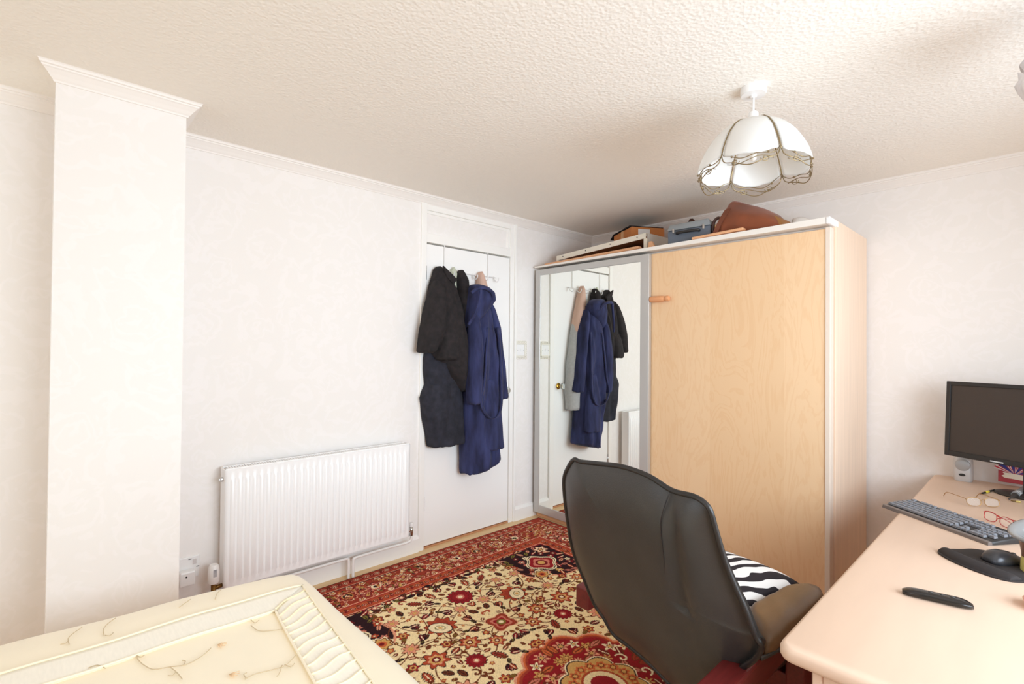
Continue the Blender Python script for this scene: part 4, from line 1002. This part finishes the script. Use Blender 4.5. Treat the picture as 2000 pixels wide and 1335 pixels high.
# ------------------------------------------------------------------ monitor and things on the desk
mo = thing('monitor', 'black flat screen computer monitor on the desk by the back wall', 'monitor', (2.68, -.29, dz))
ya = math.radians(-24)
MM = Matrix.Translation((2.413, -.19, .790)) @ Matrix.Rotation(ya, 4, 'Z') @ Matrix.Rotation(math.radians(-3), 4, 'X')
mw, mh = .62, .372
bm = new()
box(bm, (0, -.018, 0), (.020, .0, mh), .003, M=MM); box(bm, (mw-.020, -.018, 0), (mw, 0, mh), .003, M=MM)
box(bm, (.018, -.018, mh-.020), (mw-.018, 0, mh), .003, M=MM); box(bm, (.018, -.018, 0), (mw-.018, 0, .026), .003, M=MM)
bez = obj('bezel', bm, M_BLACKP, mo)
bm = new(); box(bm, (.19, -.0192, .006), (.24, -.0178, .012), M=MM); obj('badge', bm, M_CHROME, bez)
bm = new(); box(bm, (.016, -.012, .022), (mw-.016, .004, mh-.016), M=MM); obj('screen', bm, M_SCREEN, mo)
bm = new(); box(bm, (.004, .0, .004), (mw-.004, .035, mh-.004), .012, M=MM); obj('rear_shell', bm, M_BLACKP, mo, True, angle=40)
mc = MM @ Vector((mw/2, .05, .05))
bm = new(); box(bm, (-.03, -.012, dz+.012), (.03, .012, .95), .005, M=Matrix.Translation((mc.x, mc.y, 0)) @ Matrix.Rotation(ya, 4, 'Z')); obj('stand_neck', bm, M_BLACKP, mo)
bm = new(); lathe(bm, [(0, 0), (.118, 0), (.122, .004), (.118, .010), (.06, .018), (0, .02)], (2.735, -.245, dz), 40, Matrix.Diagonal((1.2, .75, 1, 1))); obj('stand_base', bm, M_BLACKP, mo, True, angle=50)
# speaker
sp = thing('desk_speaker', 'small silver desk speaker behind the left end of the monitor', 'speaker', (2.466, -.075, dz))
M_SILV = mat('silver_plastic', (205, 205, 206), .35, .3)
bm = new(); Rg = []
for z, w, d in ((0, .034, .034), (.006, .037, .037), (.05, .038, .038), (.10, .037, .036), (.125, .034, .032), (.135, .028, .026)):
    Rg.append([Vector((2.468+w*math.copysign(abs(math.cos(a))**.5, math.cos(a)), -.075+d*math.copysign(abs(math.sin(a))**.5, math.sin(a)), dz+z)) for a in [2*PI*k/28 for k in range(28)]])
loft(bm, Rg); obj('cabinet', bm, M_SILV, sp, True, angle=50)
bm = new(); lathe(bm, [(.030, 0), (.030, .004), (.027, .006), (.02, .008), (0, .010)], (2.468, -.110, dz+.085), 28, Matrix.Rotation(PI/2, 4, 'X')); obj('speaker_cone', bm, mat('grey_cone', (176, 178, 180), .4, .3), sp, True)
bm = new(); lathe(bm, [(0, 0), (.013, 0), (.013, .003), (0, .003)], (2.466, -.111, dz+.034), 20, Matrix.Diagonal((1, 1, .5, 1)) @ Matrix.Rotation(PI/2, 4, 'X')); obj('bass_port', bm, M_BLACKP, sp)
# red card with flag burst
rc = thing('red_card', 'red card with a union flag burst leaning on the wall behind the monitor', 'card', (2.69, -.03, dz))
Mr = Matrix.Translation((2.595, -.055, dz+.018)) @ Matrix.Rotation(math.radians(-12), 4, 'X')
bm = new(); box(bm, (0, 0, 0), (.20, .004, .135), .001, M=Mr); obj('card_panel', bm, mat('red_card_print', (176, 34, 44), .4), rc)
def plate(name, poly, m, y=-.0012, par=rc, MX=Mr):
    bm = new(); prism(bm, poly, 1, y, 0.0)
    for v in bm.verts: v.co = MX @ v.co
    obj(name, bm, m, par)
M_FB, M_FW, M_FR = mat('flag_blue', (48, 52, 140), .5), mat('flag_white', (240, 232, 230), .5), mat('flag_red', (206, 40, 60), .5)
fc = (.058, .042)
for k in range(8):
    a = .35+k*.34; r1 = .078
    def ry(w): return [(fc[0]+.008*math.cos(a-w), fc[1]+.008*math.sin(a-w)), (fc[0]+r1*math.cos(a-w), fc[1]+r1*math.sin(a-w)), (fc[0]+r1*math.cos(a+w), fc[1]+r1*math.sin(a+w)), (fc[0]+.008*math.cos(a+w), fc[1]+.008*math.sin(a+w))]
    plate('flag_ray', ry(.13), (M_FB, M_FW)[k % 2]); 
    if k % 2: plate('flag_ray', ry(.05), M_FR, -.002)
plate('ribbon', [(.012, .030), (.022, .022), (.20, .012), (.20, .036), (.05, .046), (.015, .047), (.024, .038)], mat('cream_ribbon', (240, 226, 206), .5), -.003)
bm = new(); lathe(bm, [(0, 0), (.03, 0), (.03, .002), (0, .002)], Mr @ Vector((.125, -.001, .075)), 20, Matrix.Rotation(PI/2, 4, 'X')); obj('round_picture', bm, mat('brown_photo', (120, 96, 84), .5), rc)

# keyboard
kb = thing('keyboard', 'black keyboard with grey keys lying askew on the desk', 'keyboard', (2.5, -.98, dz))
Mk = Matrix.Translation((2.502, -.985, dz)) @ Matrix.Rotation(math.radians(-36), 4, 'Z') @ Matrix.Rotation(math.radians(5), 4, 'X')
KL, KW = .2125, .075
bm = new(); hexa(bm, [Mk @ Vector(p) for p in ((-KL, -KW, .006), (KL, -KW, .006), (KL, KW, -.004), (-KL, KW, -.004), (-KL+.003, -KW+.004, .017), (KL-.003, -KW+.004, .017), (KL-.003, KW-.003, .021), (-KL+.003, KW-.003, .021))], .003); obj('keyboard_case', bm, mat('keyboard_black', (46, 44, 44), .45), kb, True, angle=40)
bm = new(); hexa(bm, [Mk @ Vector(p) for p in ((-KL, -KW-.008, .004), (KL, -KW-.008, .004), (KL, -KW+.012, .004), (-KL, -KW+.012, .004), (-KL+.002, -KW-.004, .0175), (KL-.002, -KW-.004, .0175), (KL-.002, -KW+.010, .0185), (-KL+.002, -KW+.010, .0185))], .002); obj('front_lip', bm, mat('grey_brown_lip', (120, 108, 102), .4), kb)
KEYM = {}
def key(u, v, w):
    """one key cap; caps of one width share a mesh"""
    if w not in KEYM:
        bm = new(); a, b = w*.0090-.0012, .0080
        hexa(bm, [Vector(p) for p in ((-a, -b, 0), (a, -b, 0), (a, b, 0), (-a, b, 0), (-a+.0018, -b+.002, .007), (a-.0018, -b+.002, .007), (a-.0018, b-.0012, .0075), (-a+.0018, b-.0012, .0075))])
        o = obj('key', bm, M_KEY, kb); KEYM[w] = o
    else:
        o = KEYM[w].copy(); COL.objects.link(o); o.parent = kb
    p = Mk @ Vector((u, v, .0195)); o.matrix_local = Matrix.Translation(p-Vector(kb['_o'])) @ Mk.to_3x3().to_4x4()
    return o
# (key meshes are built around their own centre)
def obj_key_fix():
    for o in KEYM.values():
        me = o.data; off = Vector(kb['_o'])
        for v in me.vertices: v.co += off
u0 = -KL+.012
rows = [[(0, 1), (2, 1), (3, 1), (4, 1), (5, 1), (6.5, 1), (7.5, 1), (8.5, 1), (9.5, 1), (11, 1), (12, 1), (13, 1), (14, 1), (15.25, 1), (16.25, 1), (17.25, 1)],
        [(i, 1) for i in range(13)]+[(13, 2), (15.25, 1), (16.25, 1), (17.25, 1), (18.5, 1), (19.5, 1), (20.5, 1), (21.5, 1)],
        [(0, 1.5)]+[(1.5+i, 1) for i in range(12)]+[(13.5, 1.5), (15.25, 1), (16.25, 1), (17.25, 1), (18.5, 1), (19.5, 1), (20.5, 1), (21.5, 1)],
        [(0, 1.75)]+[(1.75+i, 1) for i in range(11)]+[(12.75, 2.25), (18.5, 1), (19.5, 1), (20.5, 1)],
        [(0, 2.25)]+[(2.25+i, 1) for i in range(10)]+[(12.25, 2.75), (16.25, 1), (18.5, 1), (19.5, 1), (20.5, 1), (21.5, 1)],
        [(0, 1.25), (1.25, 1.25), (2.5, 1.25), (3.75, 6.25), (10, 1.25), (11.25, 1.25), (12.5, 1.25), (13.75, 1.25), (15.25, 1), (16.25, 1), (17.25, 1), (18.5, 2), (20.5, 1)]]
for ri, row in enumerate(rows):
    v = KW-.020-.0205*ri-(.0 if ri == 0 else .004)
    for s, w in row: key(u0+(s+w/2)*.0179-.004, v, w)
obj_key_fix()

# mouse mat, mouse
mm = thing('mouse_mat', 'black mouse mat with a raised wrist rest on the desk', 'mouse mat', (2.64, -1.38, dz))
Mt = Matrix.Translation((2.655, -1.365, dz)) @ Matrix.Rotation(math.radians(-36), 4, 'Z')
M_MAT = mat('black_mat_cloth', (42, 36, 36), .8, bump=.2, bscale=500)
bm = new(); OUT = [(-.118, -.055), (-.112, .0), (-.108, .05), (-.07, .088), (0, .098), (.07, .088), (.108, .05), (.112, 0), (.118, -.055), (.10, -.098), (.05, -.118), (0, -.122), (-.05, -.118), (-.10, -.098)]
ol = spline([Vector((x, y, 0)) for x, y in OUT], 5, True)
loft(bm, [[Mt @ Vector((p.x*s, p.y*s, z)) for p in ol] for s, z in ((.99, 0), (1, .001), (1, .004), (.985, .005))]); obj('mat_pad', bm, M_MAT, mm, True, angle=50)
bm = new()
def fw(s, t):
    a = s*PI; u = .108*math.cos(a*1)*-1; 
    w0 = -.118+.03*abs(u/.108)**2.2; w1 = -.048-.012*(1-(u/.108)**2)
    y = w0+(w1-w0)*t; z = .005+.017*math.sin(PI*t)**.6*math.sin(a)**.35
    return Mt @ Vector((u, y, z))
grid(bm, 28, 12, fw); obj('wrist_rest', bm, M_MAT, mm, True)
mu = thing('computer_mouse', 'dark grey computer mouse on the black mat', 'mouse', (2.665, -1.33, dz+.005))
Mu = Matrix.Translation((2.668, -1.335, dz+.0052)) @ Matrix.Rotation(math.radians(-40), 4, 'Z')
bm = new(); Rg = []
for v, w, h in ((-.054, .012, .012), (-.05, .024, .022), (-.035, .031, .033), (-.01, .032, .037), (.02, .029, .031), (.042, .028, .021), (.053, .024, .014), (.056, .014, .010)):
    Rg.append([Mu @ Vector((w*math.copysign(abs(math.cos(a))**.8, math.cos(a)), v, max(0, h*math.sin(a)**.8 if math.sin(a) > 0 else 0))) for a in [2*PI*k/24 for k in range(24)]])
loft(bm, Rg); obj('mouse_shell', bm, mat('gunmetal_plastic', (72, 72, 76), .3, .3), mu, True)
bm = new(); lathe(bm, [(0, -.004), (.007, -.004), (.008, 0), (.007, .004), (0, .004)], Mu @ Vector((0, .034, .020)), 16, Mu.to_3x3().to_4x4() @ Matrix.Rotation(PI/2, 4, 'Y')); obj('scroll_wheel', bm, M_BLACKP, mu, True)

# remote
rm = thing('remote_control', 'slim black glossy remote control lying on the near desk', 'remote', (2.56, -1.77, dz))
ra_ = at(1762, 1152, 2, dz+.008); rb_ = at(1901, 1183, 2, dz+.008); c = (ra_+rb_)/2; aa = math.atan2(rb_.y-ra_.y, rb_.x-ra_.x); L = (rb_-ra_).length/2
Mq = Matrix.Translation((c.x, c.y, dz)) @ Matrix.Rotation(aa, 4, 'Z')
bm = new(); Rg = []
for i in range(15):
    t = -1+2*i/14; w = .0195*(1-abs(t)**9*.5)*(1+.06*t); h = .019*(1-abs(t)**6*.5)
    Rg.append([Mq @ Vector((t*L, w*math.copysign(abs(math.cos(a))**.7, math.cos(a)), .010+(h-.009 if math.sin(a) > 0 else .009)*math.sin(a))) for a in [2*PI*k/24 for k in range(24)]])
loft(bm, Rg); obj('remote_body', bm, mat('black_gloss_plastic', (34, 30, 28), .16), rm, True, angle=60)
for x, w in ((-.012, .010), (.010, .005), (.032, .010)):
    bm = new(); lathe(bm, [(0, 0), (.0055 if w > .006 else .003, 0), (.005 if w > .006 else .0026, .0016), (0, .002)], Mq @ Vector((x, 0, .0198)), 14); obj('button', bm, mat('dark_button', (72, 70, 68), .3), rm, True)

# spectacles
def lensm():
    m = mat('spectacle_lens', (252, 252, 250), .1); nt = m.node_tree
    tr = nt.nodes.new('ShaderNodeBsdfTransparent'); mx = nt.nodes.new('ShaderNodeMixShader'); mx.inputs[0].default_value = .10
    nt.links.new(tr.outputs[0], mx.inputs[1]); nt.links.new(nt.nodes['Principled BSDF'].outputs[0], mx.inputs[2]); nt.links.new(mx.outputs[0], nt.nodes['Material Output'].inputs[0])
lensm()
def specs(name, label, c, ang, mfr, tfold=0):
    t = thing(name, label, 'glasses', (c[0], c[1], dz))
    M = Matrix.Translation((c[0], c[1], dz+.002)) @ Matrix.Rotation(math.radians(ang), 4, 'Z')
    for s in (-1, 1):
        pts = [M @ Vector((s*.034+.027*math.copysign(abs(math.cos(a))**.7, math.cos(a)), .004*math.sin(a), .019+.017*math.copysign(abs(math.sin(a))**.75, math.sin(a)))) for a in [2*PI*k/28 for k in range(28)]]
        bm = new(); tube(bm, pts, .0014, 6, closed=True); rim = obj('rim', bm, mfr, t, True)
        bm = new(); bm.faces.new([bm.verts.new(p) for p in pts]); obj('lens', bm, MATS['spectacle_lens'], rim, mods=[('SOLIDIFY', dict(thickness=.001))])
        if tfold: pp = [(s*.063, .0, .028), (s*.063, .014, .03), (s*.03, .026+.006*s, .026), (-s*.035, .030+.006*s, .012), (-s*.048, .032+.006*s, .004)]
        else: pp = [(s*.063, .0, .028), (s*.064, .02, .030), (s*.066, .09, .028), (s*.066, .118, .024), (s*.065, .136, .003)]
        bm = new(); tube(bm, [M @ p for p in spline([Vector(p) for p in pp], 5)], .0015, 6); obj('temple', bm, mfr, t, True)
    bm = new(); tube(bm, [M @ p for p in spline([Vector((-.008, 0, .026)), Vector((0, -.003, .031)), Vector((.008, 0, .026))], 4)], .0013, 6); obj('bridge', bm, mfr, t, True)
specs('spectacles', 'gold wire spectacles lying open behind the keyboard', (2.575, -.605), 38, mat('gold_wire', (178, 140, 92), .3, .8))
specs('spectacles', 'red framed spectacles lying beside the keyboard right of the gold pair', (2.635, -.862), -46, mat('red_wire', (186, 52, 48), .3, .3), 1)

# pen, tube, small scrap
pa, pb = at(1914, 964, 2, dz+.005), at(1942, 956, 2, dz+.005); d = (pb-pa); 
pn = thing('pen', 'short black and yellow pen lying behind the gold spectacles', 'pen', ((pa.x+pb.x)/2, (pa.y+pb.y)/2, dz))
bm = new(); tube(bm, [pa, pa+d*.12, pa+d*.36], [.0012, .004, .0045], 10); obj('pen_barrel', bm, M_BLACKP, pn, True)
bm = new(); tube(bm, [pa+d*.36, pa+d*.60], .0050, 10); obj('grip', bm, mat('yellow_rubber', (216, 196, 60), .5), pn, True)
bm = new(); tube(bm, [pa+d*.60, pa+d*1.0], [.0045, .0035], 10); obj('pen_cap', bm, M_BLACKP, pn, True)
ta, tb = at(1971, 974, 2, dz+.006), at(1998, 958, 2, dz+.017); d = tb-ta
tn = thing('marker_tube', 'grey tube with a dark nozzle lying in front of the monitor stand', 'tube', ((ta.x+tb.x)/2, (ta.y+tb.y)/2, dz))
bm = new(); tube(bm, [ta, ta+d*.15, ta+d*.42], [.003, .004, .013], 16); obj('nozzle', bm, mat('dark_grey_nozzle', (66, 62, 60), .4), tn, True)
bm = new(); tube(bm, [ta+d*.42, ta+d*.45, ta+d*1.5], [.0155, .016, .016], 18); obj('tube_body', bm, mat('mid_grey_tube', (140, 142, 144), .4), tn, True, angle=50)
bm = new()
for q in (.50, .58): tube(bm, [ta+d*q, ta+d*(q+.025)], .0163, 18)
obj('white_rings', bm, M_PLAST, tn, True, angle=50)
pa, pb = at(1974, 977, 2, dz+.004), at(1994, 980, 2, dz+.004); d = pb-pa
pn = thing('pencil_stub', 'yellow and brown pencil stub lying beside the grey tube', 'pencil', ((pa.x+pb.x)/2, (pa.y+pb.y)/2, dz))
bm = new(); tube(bm, [pa, pa+d*.5], [.002, .004], 8); obj('pencil_tip', bm, mat('brown_pencil', (112, 84, 40), .5), pn, True)
bm = new(); tube(bm, [pa+d*.5, pb], .004, 8); obj('pencil_body', bm, mat('straw_yellow', (206, 186, 110), .5), pn, True)

# pot at the right edge of the picture
pc = (2.752, -1.36)
pt = thing('desk_pot', 'grey rimmed brown and yellow pot at the right edge of the desk', 'pot', (pc[0], pc[1], dz))
bm = new(); lathe(bm, [(0, 0), (.046, 0), (.045, .03), (.043, .046), (.0, .046)], (*pc, dz), 32); obj('pot_base', bm, mat('yellow_glaze', (222, 206, 120), .4), pt, True, angle=40)
bm = new(); lathe(bm, [(.043, .046), (.044, .06), (.048, .085), (.05, .1), (0, .1)], (*pc, dz), 32); obj('pot_waist', bm, mat('brown_glaze', (120, 84, 66), .35, var=.15, vscale=30), pt, True, angle=40)
bm = new(); lathe(bm, [(.045, -.02), (.058, -.004), (.070, .010), (.072, .016), (.066, .018), (.052, .012), (.044, .0), (.03, -.012), (0, -.014)], (pc[0], pc[1], dz+.118), 36, Matrix.Rotation(math.radians(-14), 4, 'Y') @ Matrix.Rotation(math.radians(16), 4, 'X')); obj('pot_rim', bm, mat('grey_glaze', (150, 150, 150), .2, .2), pt, True)
bm = new(); lathe(bm, [(0, 0), (.03, 0), (.044, .012), (.046, .02), (.04, .026), (.02, .03), (0, .031)], (2.764, -1.655, dz), 28); obj('peach_dish', bm, mat('peach_glaze', (236, 176, 152), .3), smooth=True, label='small rounded peach coloured dish at the right edge of the desk', cat='dish', loc=(2.764, -1.655, dz))

# hanging bag that reaches into the corner of the picture
pb_ = thing('plastic_bag', 'crumpled cloudy white bag showing at the upper right edge', 'bag', (2.838, -1.5, 1.964))
bm = new(); tube(bm, [(2.838, -1.5, 2.00), (2.838, -1.5, H)], .003); obj('cord', bm, M_PLAST, pb_, True)
bm = new(); Rg = []
for z, r in ((1.964, .055), (1.985, .085), (2.02, .112), (2.06, .126), (2.085, .128), (2.10, .122), (2.112, .128)):
    Rg.append([Vector((2.838+r*(1+.05*math.sin(7*a+z*60)+.04*math.sin(13*a))*math.cos(a), -1.5+r*(1+.05*math.sin(7*a+z*60))*math.sin(a), z+(.012*math.sin(9*a) if z > 2.105 else 0))) for a in [2*PI*k/48 for k in range(48)]])
loft(bm, Rg, (True, False))
obj('bag_body', bm, mat('cloudy_white_plastic', (236, 233, 236), .3), pb_, True, [('SOLIDIFY', dict(thickness=.002))])

# ------------------------------------------------------------------ armchair
ch = thing('leather_armchair', 'black leather armchair with mahogany frame seen from behind at desk', 'armchair', (1.9, -1.8, 0))
TH, PH = math.radians(7.5), math.radians(14)          # the way the chair faces, and its recline
P0 = Vector((1.930, -2.226, .669))
fdir = Vector((math.sin(TH), math.cos(TH), 0)); eu = Vector((math.cos(TH), -math.sin(TH), 0))
ev = -fdir*math.sin(PH)+Vector((0, 0, math.cos(PH)))
nn = eu.cross(ev); TR = P0
if nn.dot(CC-TR) < 0: nn = -nn
def onp(px, py):
    d = FW + RT*((px-1000)/CF) - UP*((py-667.5)/CF)
    return CC + d*((TR-CC).dot(nn)/d.dot(nn))
OUTL = [(1121, 897), (1134, 901), (1170, 905), (1216, 911), (1267, 929), (1312, 957), (1353, 968), (1373, 979), (1387, 996), (1397, 1030), (1417, 1098), (1441, 1156), (1455, 1187), (1475, 1241), (1487, 1262), (1474, 1286), (1441, 1308), (1416, 1324), (1400, 1345), (1360, 1362), (1325, 1350), (1271, 1297), (1230, 1262), (1199, 1238), (1180, 1206), (1161, 1178), (1141, 1129), (1121, 1078), (1111, 1027), (1104, 975), (1102, 935), (1109, 914)]
ol = spline([onp(*q) for q in OUTL], 4, True); n = len(ol)
cen = sum(ol, Vector())/n
hu = max((p-cen).dot(eu) for p in ol); hv = max((p-cen).dot(ev) for p in ol)
def shell(bm, sgn, amp, pw, wing=0):
    K = 14; rings = []
    for k in range(K+1):
        s = 1-k/K*.985; ring = []
        for p in ol:
            q = cen+(p-cen)*s
            u = (q-cen).dot(eu)/hu; v = (q-cen).dot(ev)/hv
            off = amp*(1-s**pw)
            off -= wing*(max(0, (u-.42))**1.3)*.9+wing*.35*math.exp(-((u-.40)/.06)**2)*(1 if v > -.2 else .3)*(1-s**6)
            ring.append(q+nn*sgn*off)
        rings.append(ring)
    loft(bm, rings, (False, True))
bm = new(); shell(bm, 1, .040, 5, .05); back = obj('backrest', bm, M_LEATHER, ch, True)
bm = new(); shell(bm, -1, .085, 4, -.02); obj('back_cushion', bm, M_LEATHER, ch, True)
bm = new(); tube(bm, ol, .0075, 8, closed=True); obj('piping', bm, M_LEATHER2, back, True)
# stitched seam on the back
bm = new(); pts = [onp(*q)+nn*o for q, o in (((1312, 960), .012), ((1309, 985), .030), ((1306, 1010), .036), ((1309, 1040), .038), ((1313, 1075), .038), ((1316, 1110), .038))]
tube(bm, spline(pts, 5), .0016, 5); obj('seam', bm, M_LEATHER2, back, True)
side = eu
S0 = Vector((1.915, -2.10, 0))
MS = Matrix(((side.x, fdir.x, 0, S0.x), (side.y, fdir.y, 0, S0.y), (0, 0, 1, 0), (0, 0, 0, 1)))
bm = new(); box(bm, (-.235, .09, .28), (.235, .60, .43), .045, 3, M=MS); obj('seat', bm, M_LEATHER, ch, True)
def arm(y0, y1, xi, xo, zt, ln):
    bm = new(); Rg = []
    for i in range(13):
        t = i/12; y = y0+(y1-y0)*t; w = (xo-xi)/2*(1-.12*t)*(1-max(0, t-.8)**2*12)*(1-max(0, .1-t)*2); cx = (xi+xo)/2+.036*t; h = .036*(1-.25*t); z = zt+.008*math.sin(PI*t)+.002*math.sin(9*t)
        ring = []
        for k in range(24):
            a = 2*PI*k/24; c, s = math.cos(a), math.sin(a)
            ring.append(Vector((cx+w*math.copysign(abs(c)**.75, c), y+ln*(-c)*.10*(1-t), z-h+h*math.copysign(abs(s)**.8, s)+.003*math.sin(22*t+c*2.5)*(s > .2)*(1-t))))
        Rg.append(ring)
    loft(bm, Rg); return bm
obj('arm_pad', arm(-2.075, -1.715, 2.145, 2.272, .555, .75), M_ARM, ch, True, label='brown leather arm pad')
bm = arm(-1.90, -1.52, 1.58, 1.69, .50, -1); obj('arm_pad', bm, M_ARM, ch, True)
bm = new(); tube(bm, spline([(2.255, -2.17, .510), (2.282, -2.05, .512), (2.300, -1.90, .512), (2.304, -1.78, .513), (2.285, -1.715, .516)], 6), .005); obj('arm_piping', bm, M_LEATHER, ch, True)
bm = new(); box(bm, (2.178, -2.38, .420), (2.250, -1.66, .500), .008, 3); obj('side_rail', bm, M_MAROON, ch)
bm = new(); box(bm, (1.565, -2.085, .355), (1.625, -1.50, .435), .008, 3); obj('side_rail', bm, M_MAROON, ch)
bm = new(); box(bm, (2.186, -1.785, .20), (2.244, -1.715, .43), .006); obj('arm_support', bm, M_MAROON, ch)
bm = new(); box(bm, (1.575, -1.78, .21), (2.24, -1.72, .27), .005); obj('cross_rail', bm, M_MAROON, ch)
bm = new(); lathe(bm, [(0, .0115), (.185, .0115), (.185, .04), (.17, .055), (.05, .06), (.045, .20), (.12, .25), (0, .25)], (1.95, -1.76, 0), 40); obj('swivel_base', bm, M_MAROON, ch, True, angle=40)
bm = new(); box(bm, (1.57, -1.785, .20), (1.62, -1.715, .37), .006); obj('arm_support', bm, M_MAROON, ch)
bm = new(); box(bm, (2.10, -1.62, .0115), (2.40, -1.02, .10), .008); obj('footstool', bm, mat('dark_mahogany', (92, 28, 28), .4, var=.15, vscale=12), label='low dark mahogany footstool under the desk beside the armchair', cat='footstool', loc=(2.25, -1.3, .0115))
# zebra cushion on the seat
def zebra():
    m = mat('zebra_print', (240, 238, 234), .8); nt = m.node_tree
    tc = nt.nodes.new('ShaderNodeTexCoord'); w = nt.nodes.new('ShaderNodeTexWave'); w.inputs['Scale'].default_value = 5.5; w.inputs['Distortion'].default_value = 7; w.inputs['Detail'].default_value = 1.5; w.inputs['Detail Scale'].default_value = 1.1
    mp = nt.nodes.new('ShaderNodeMapping'); mp.inputs['Rotation'].default_value = (0, 0, .6)
    nt.links.new(tc.outputs['Object'], mp.inputs[0]); nt.links.new(mp.outputs[0], w.inputs['Vector'])
    r = nt.nodes.new('ShaderNodeValToRGB'); r.color_ramp.interpolation = 'CONSTANT'; r.color_ramp.elements[0].color = (*s2l((30, 24, 32)), 1)
    r.color_ramp.elements[1].color = (*s2l((242, 240, 238)), 1); r.color_ramp.elements[1].position = .45
    nt.links.new(w.outputs['Fac'], r.inputs['Fac']); nt.links.new(r.outputs['Color'], nt.nodes['Principled BSDF'].inputs['Base Color'])
    return m
bm = new(); Mz = Matrix.Translation((1.93, -1.775, .432)) @ MS.to_3x3().to_4x4() @ Matrix.Rotation(math.radians(2), 4, 'X')
for sg in (1, -1):
    grid(bm, 24, 24, lambda s, t: Mz @ Vector(((s-.5)*.44*(1-.10*abs(2*t-1)**3*0), (t-.5)*.42, .055+sg*.055*(max(0, 1-(2*s-1)**4)*max(0, 1-(2*t-1)**4))**.5)))
bmesh.ops.remove_doubles(bm, verts=bm.verts[:], dist=.0005)
obj('zebra_cushion', bm, zebra(), smooth=True, label='black and white zebra print cushion on the armchair seat', cat='cushion', loc=(1.93, -1.775, .432))

for o in list(bpy.data.objects):
    if '_o' in o: del o['_o']
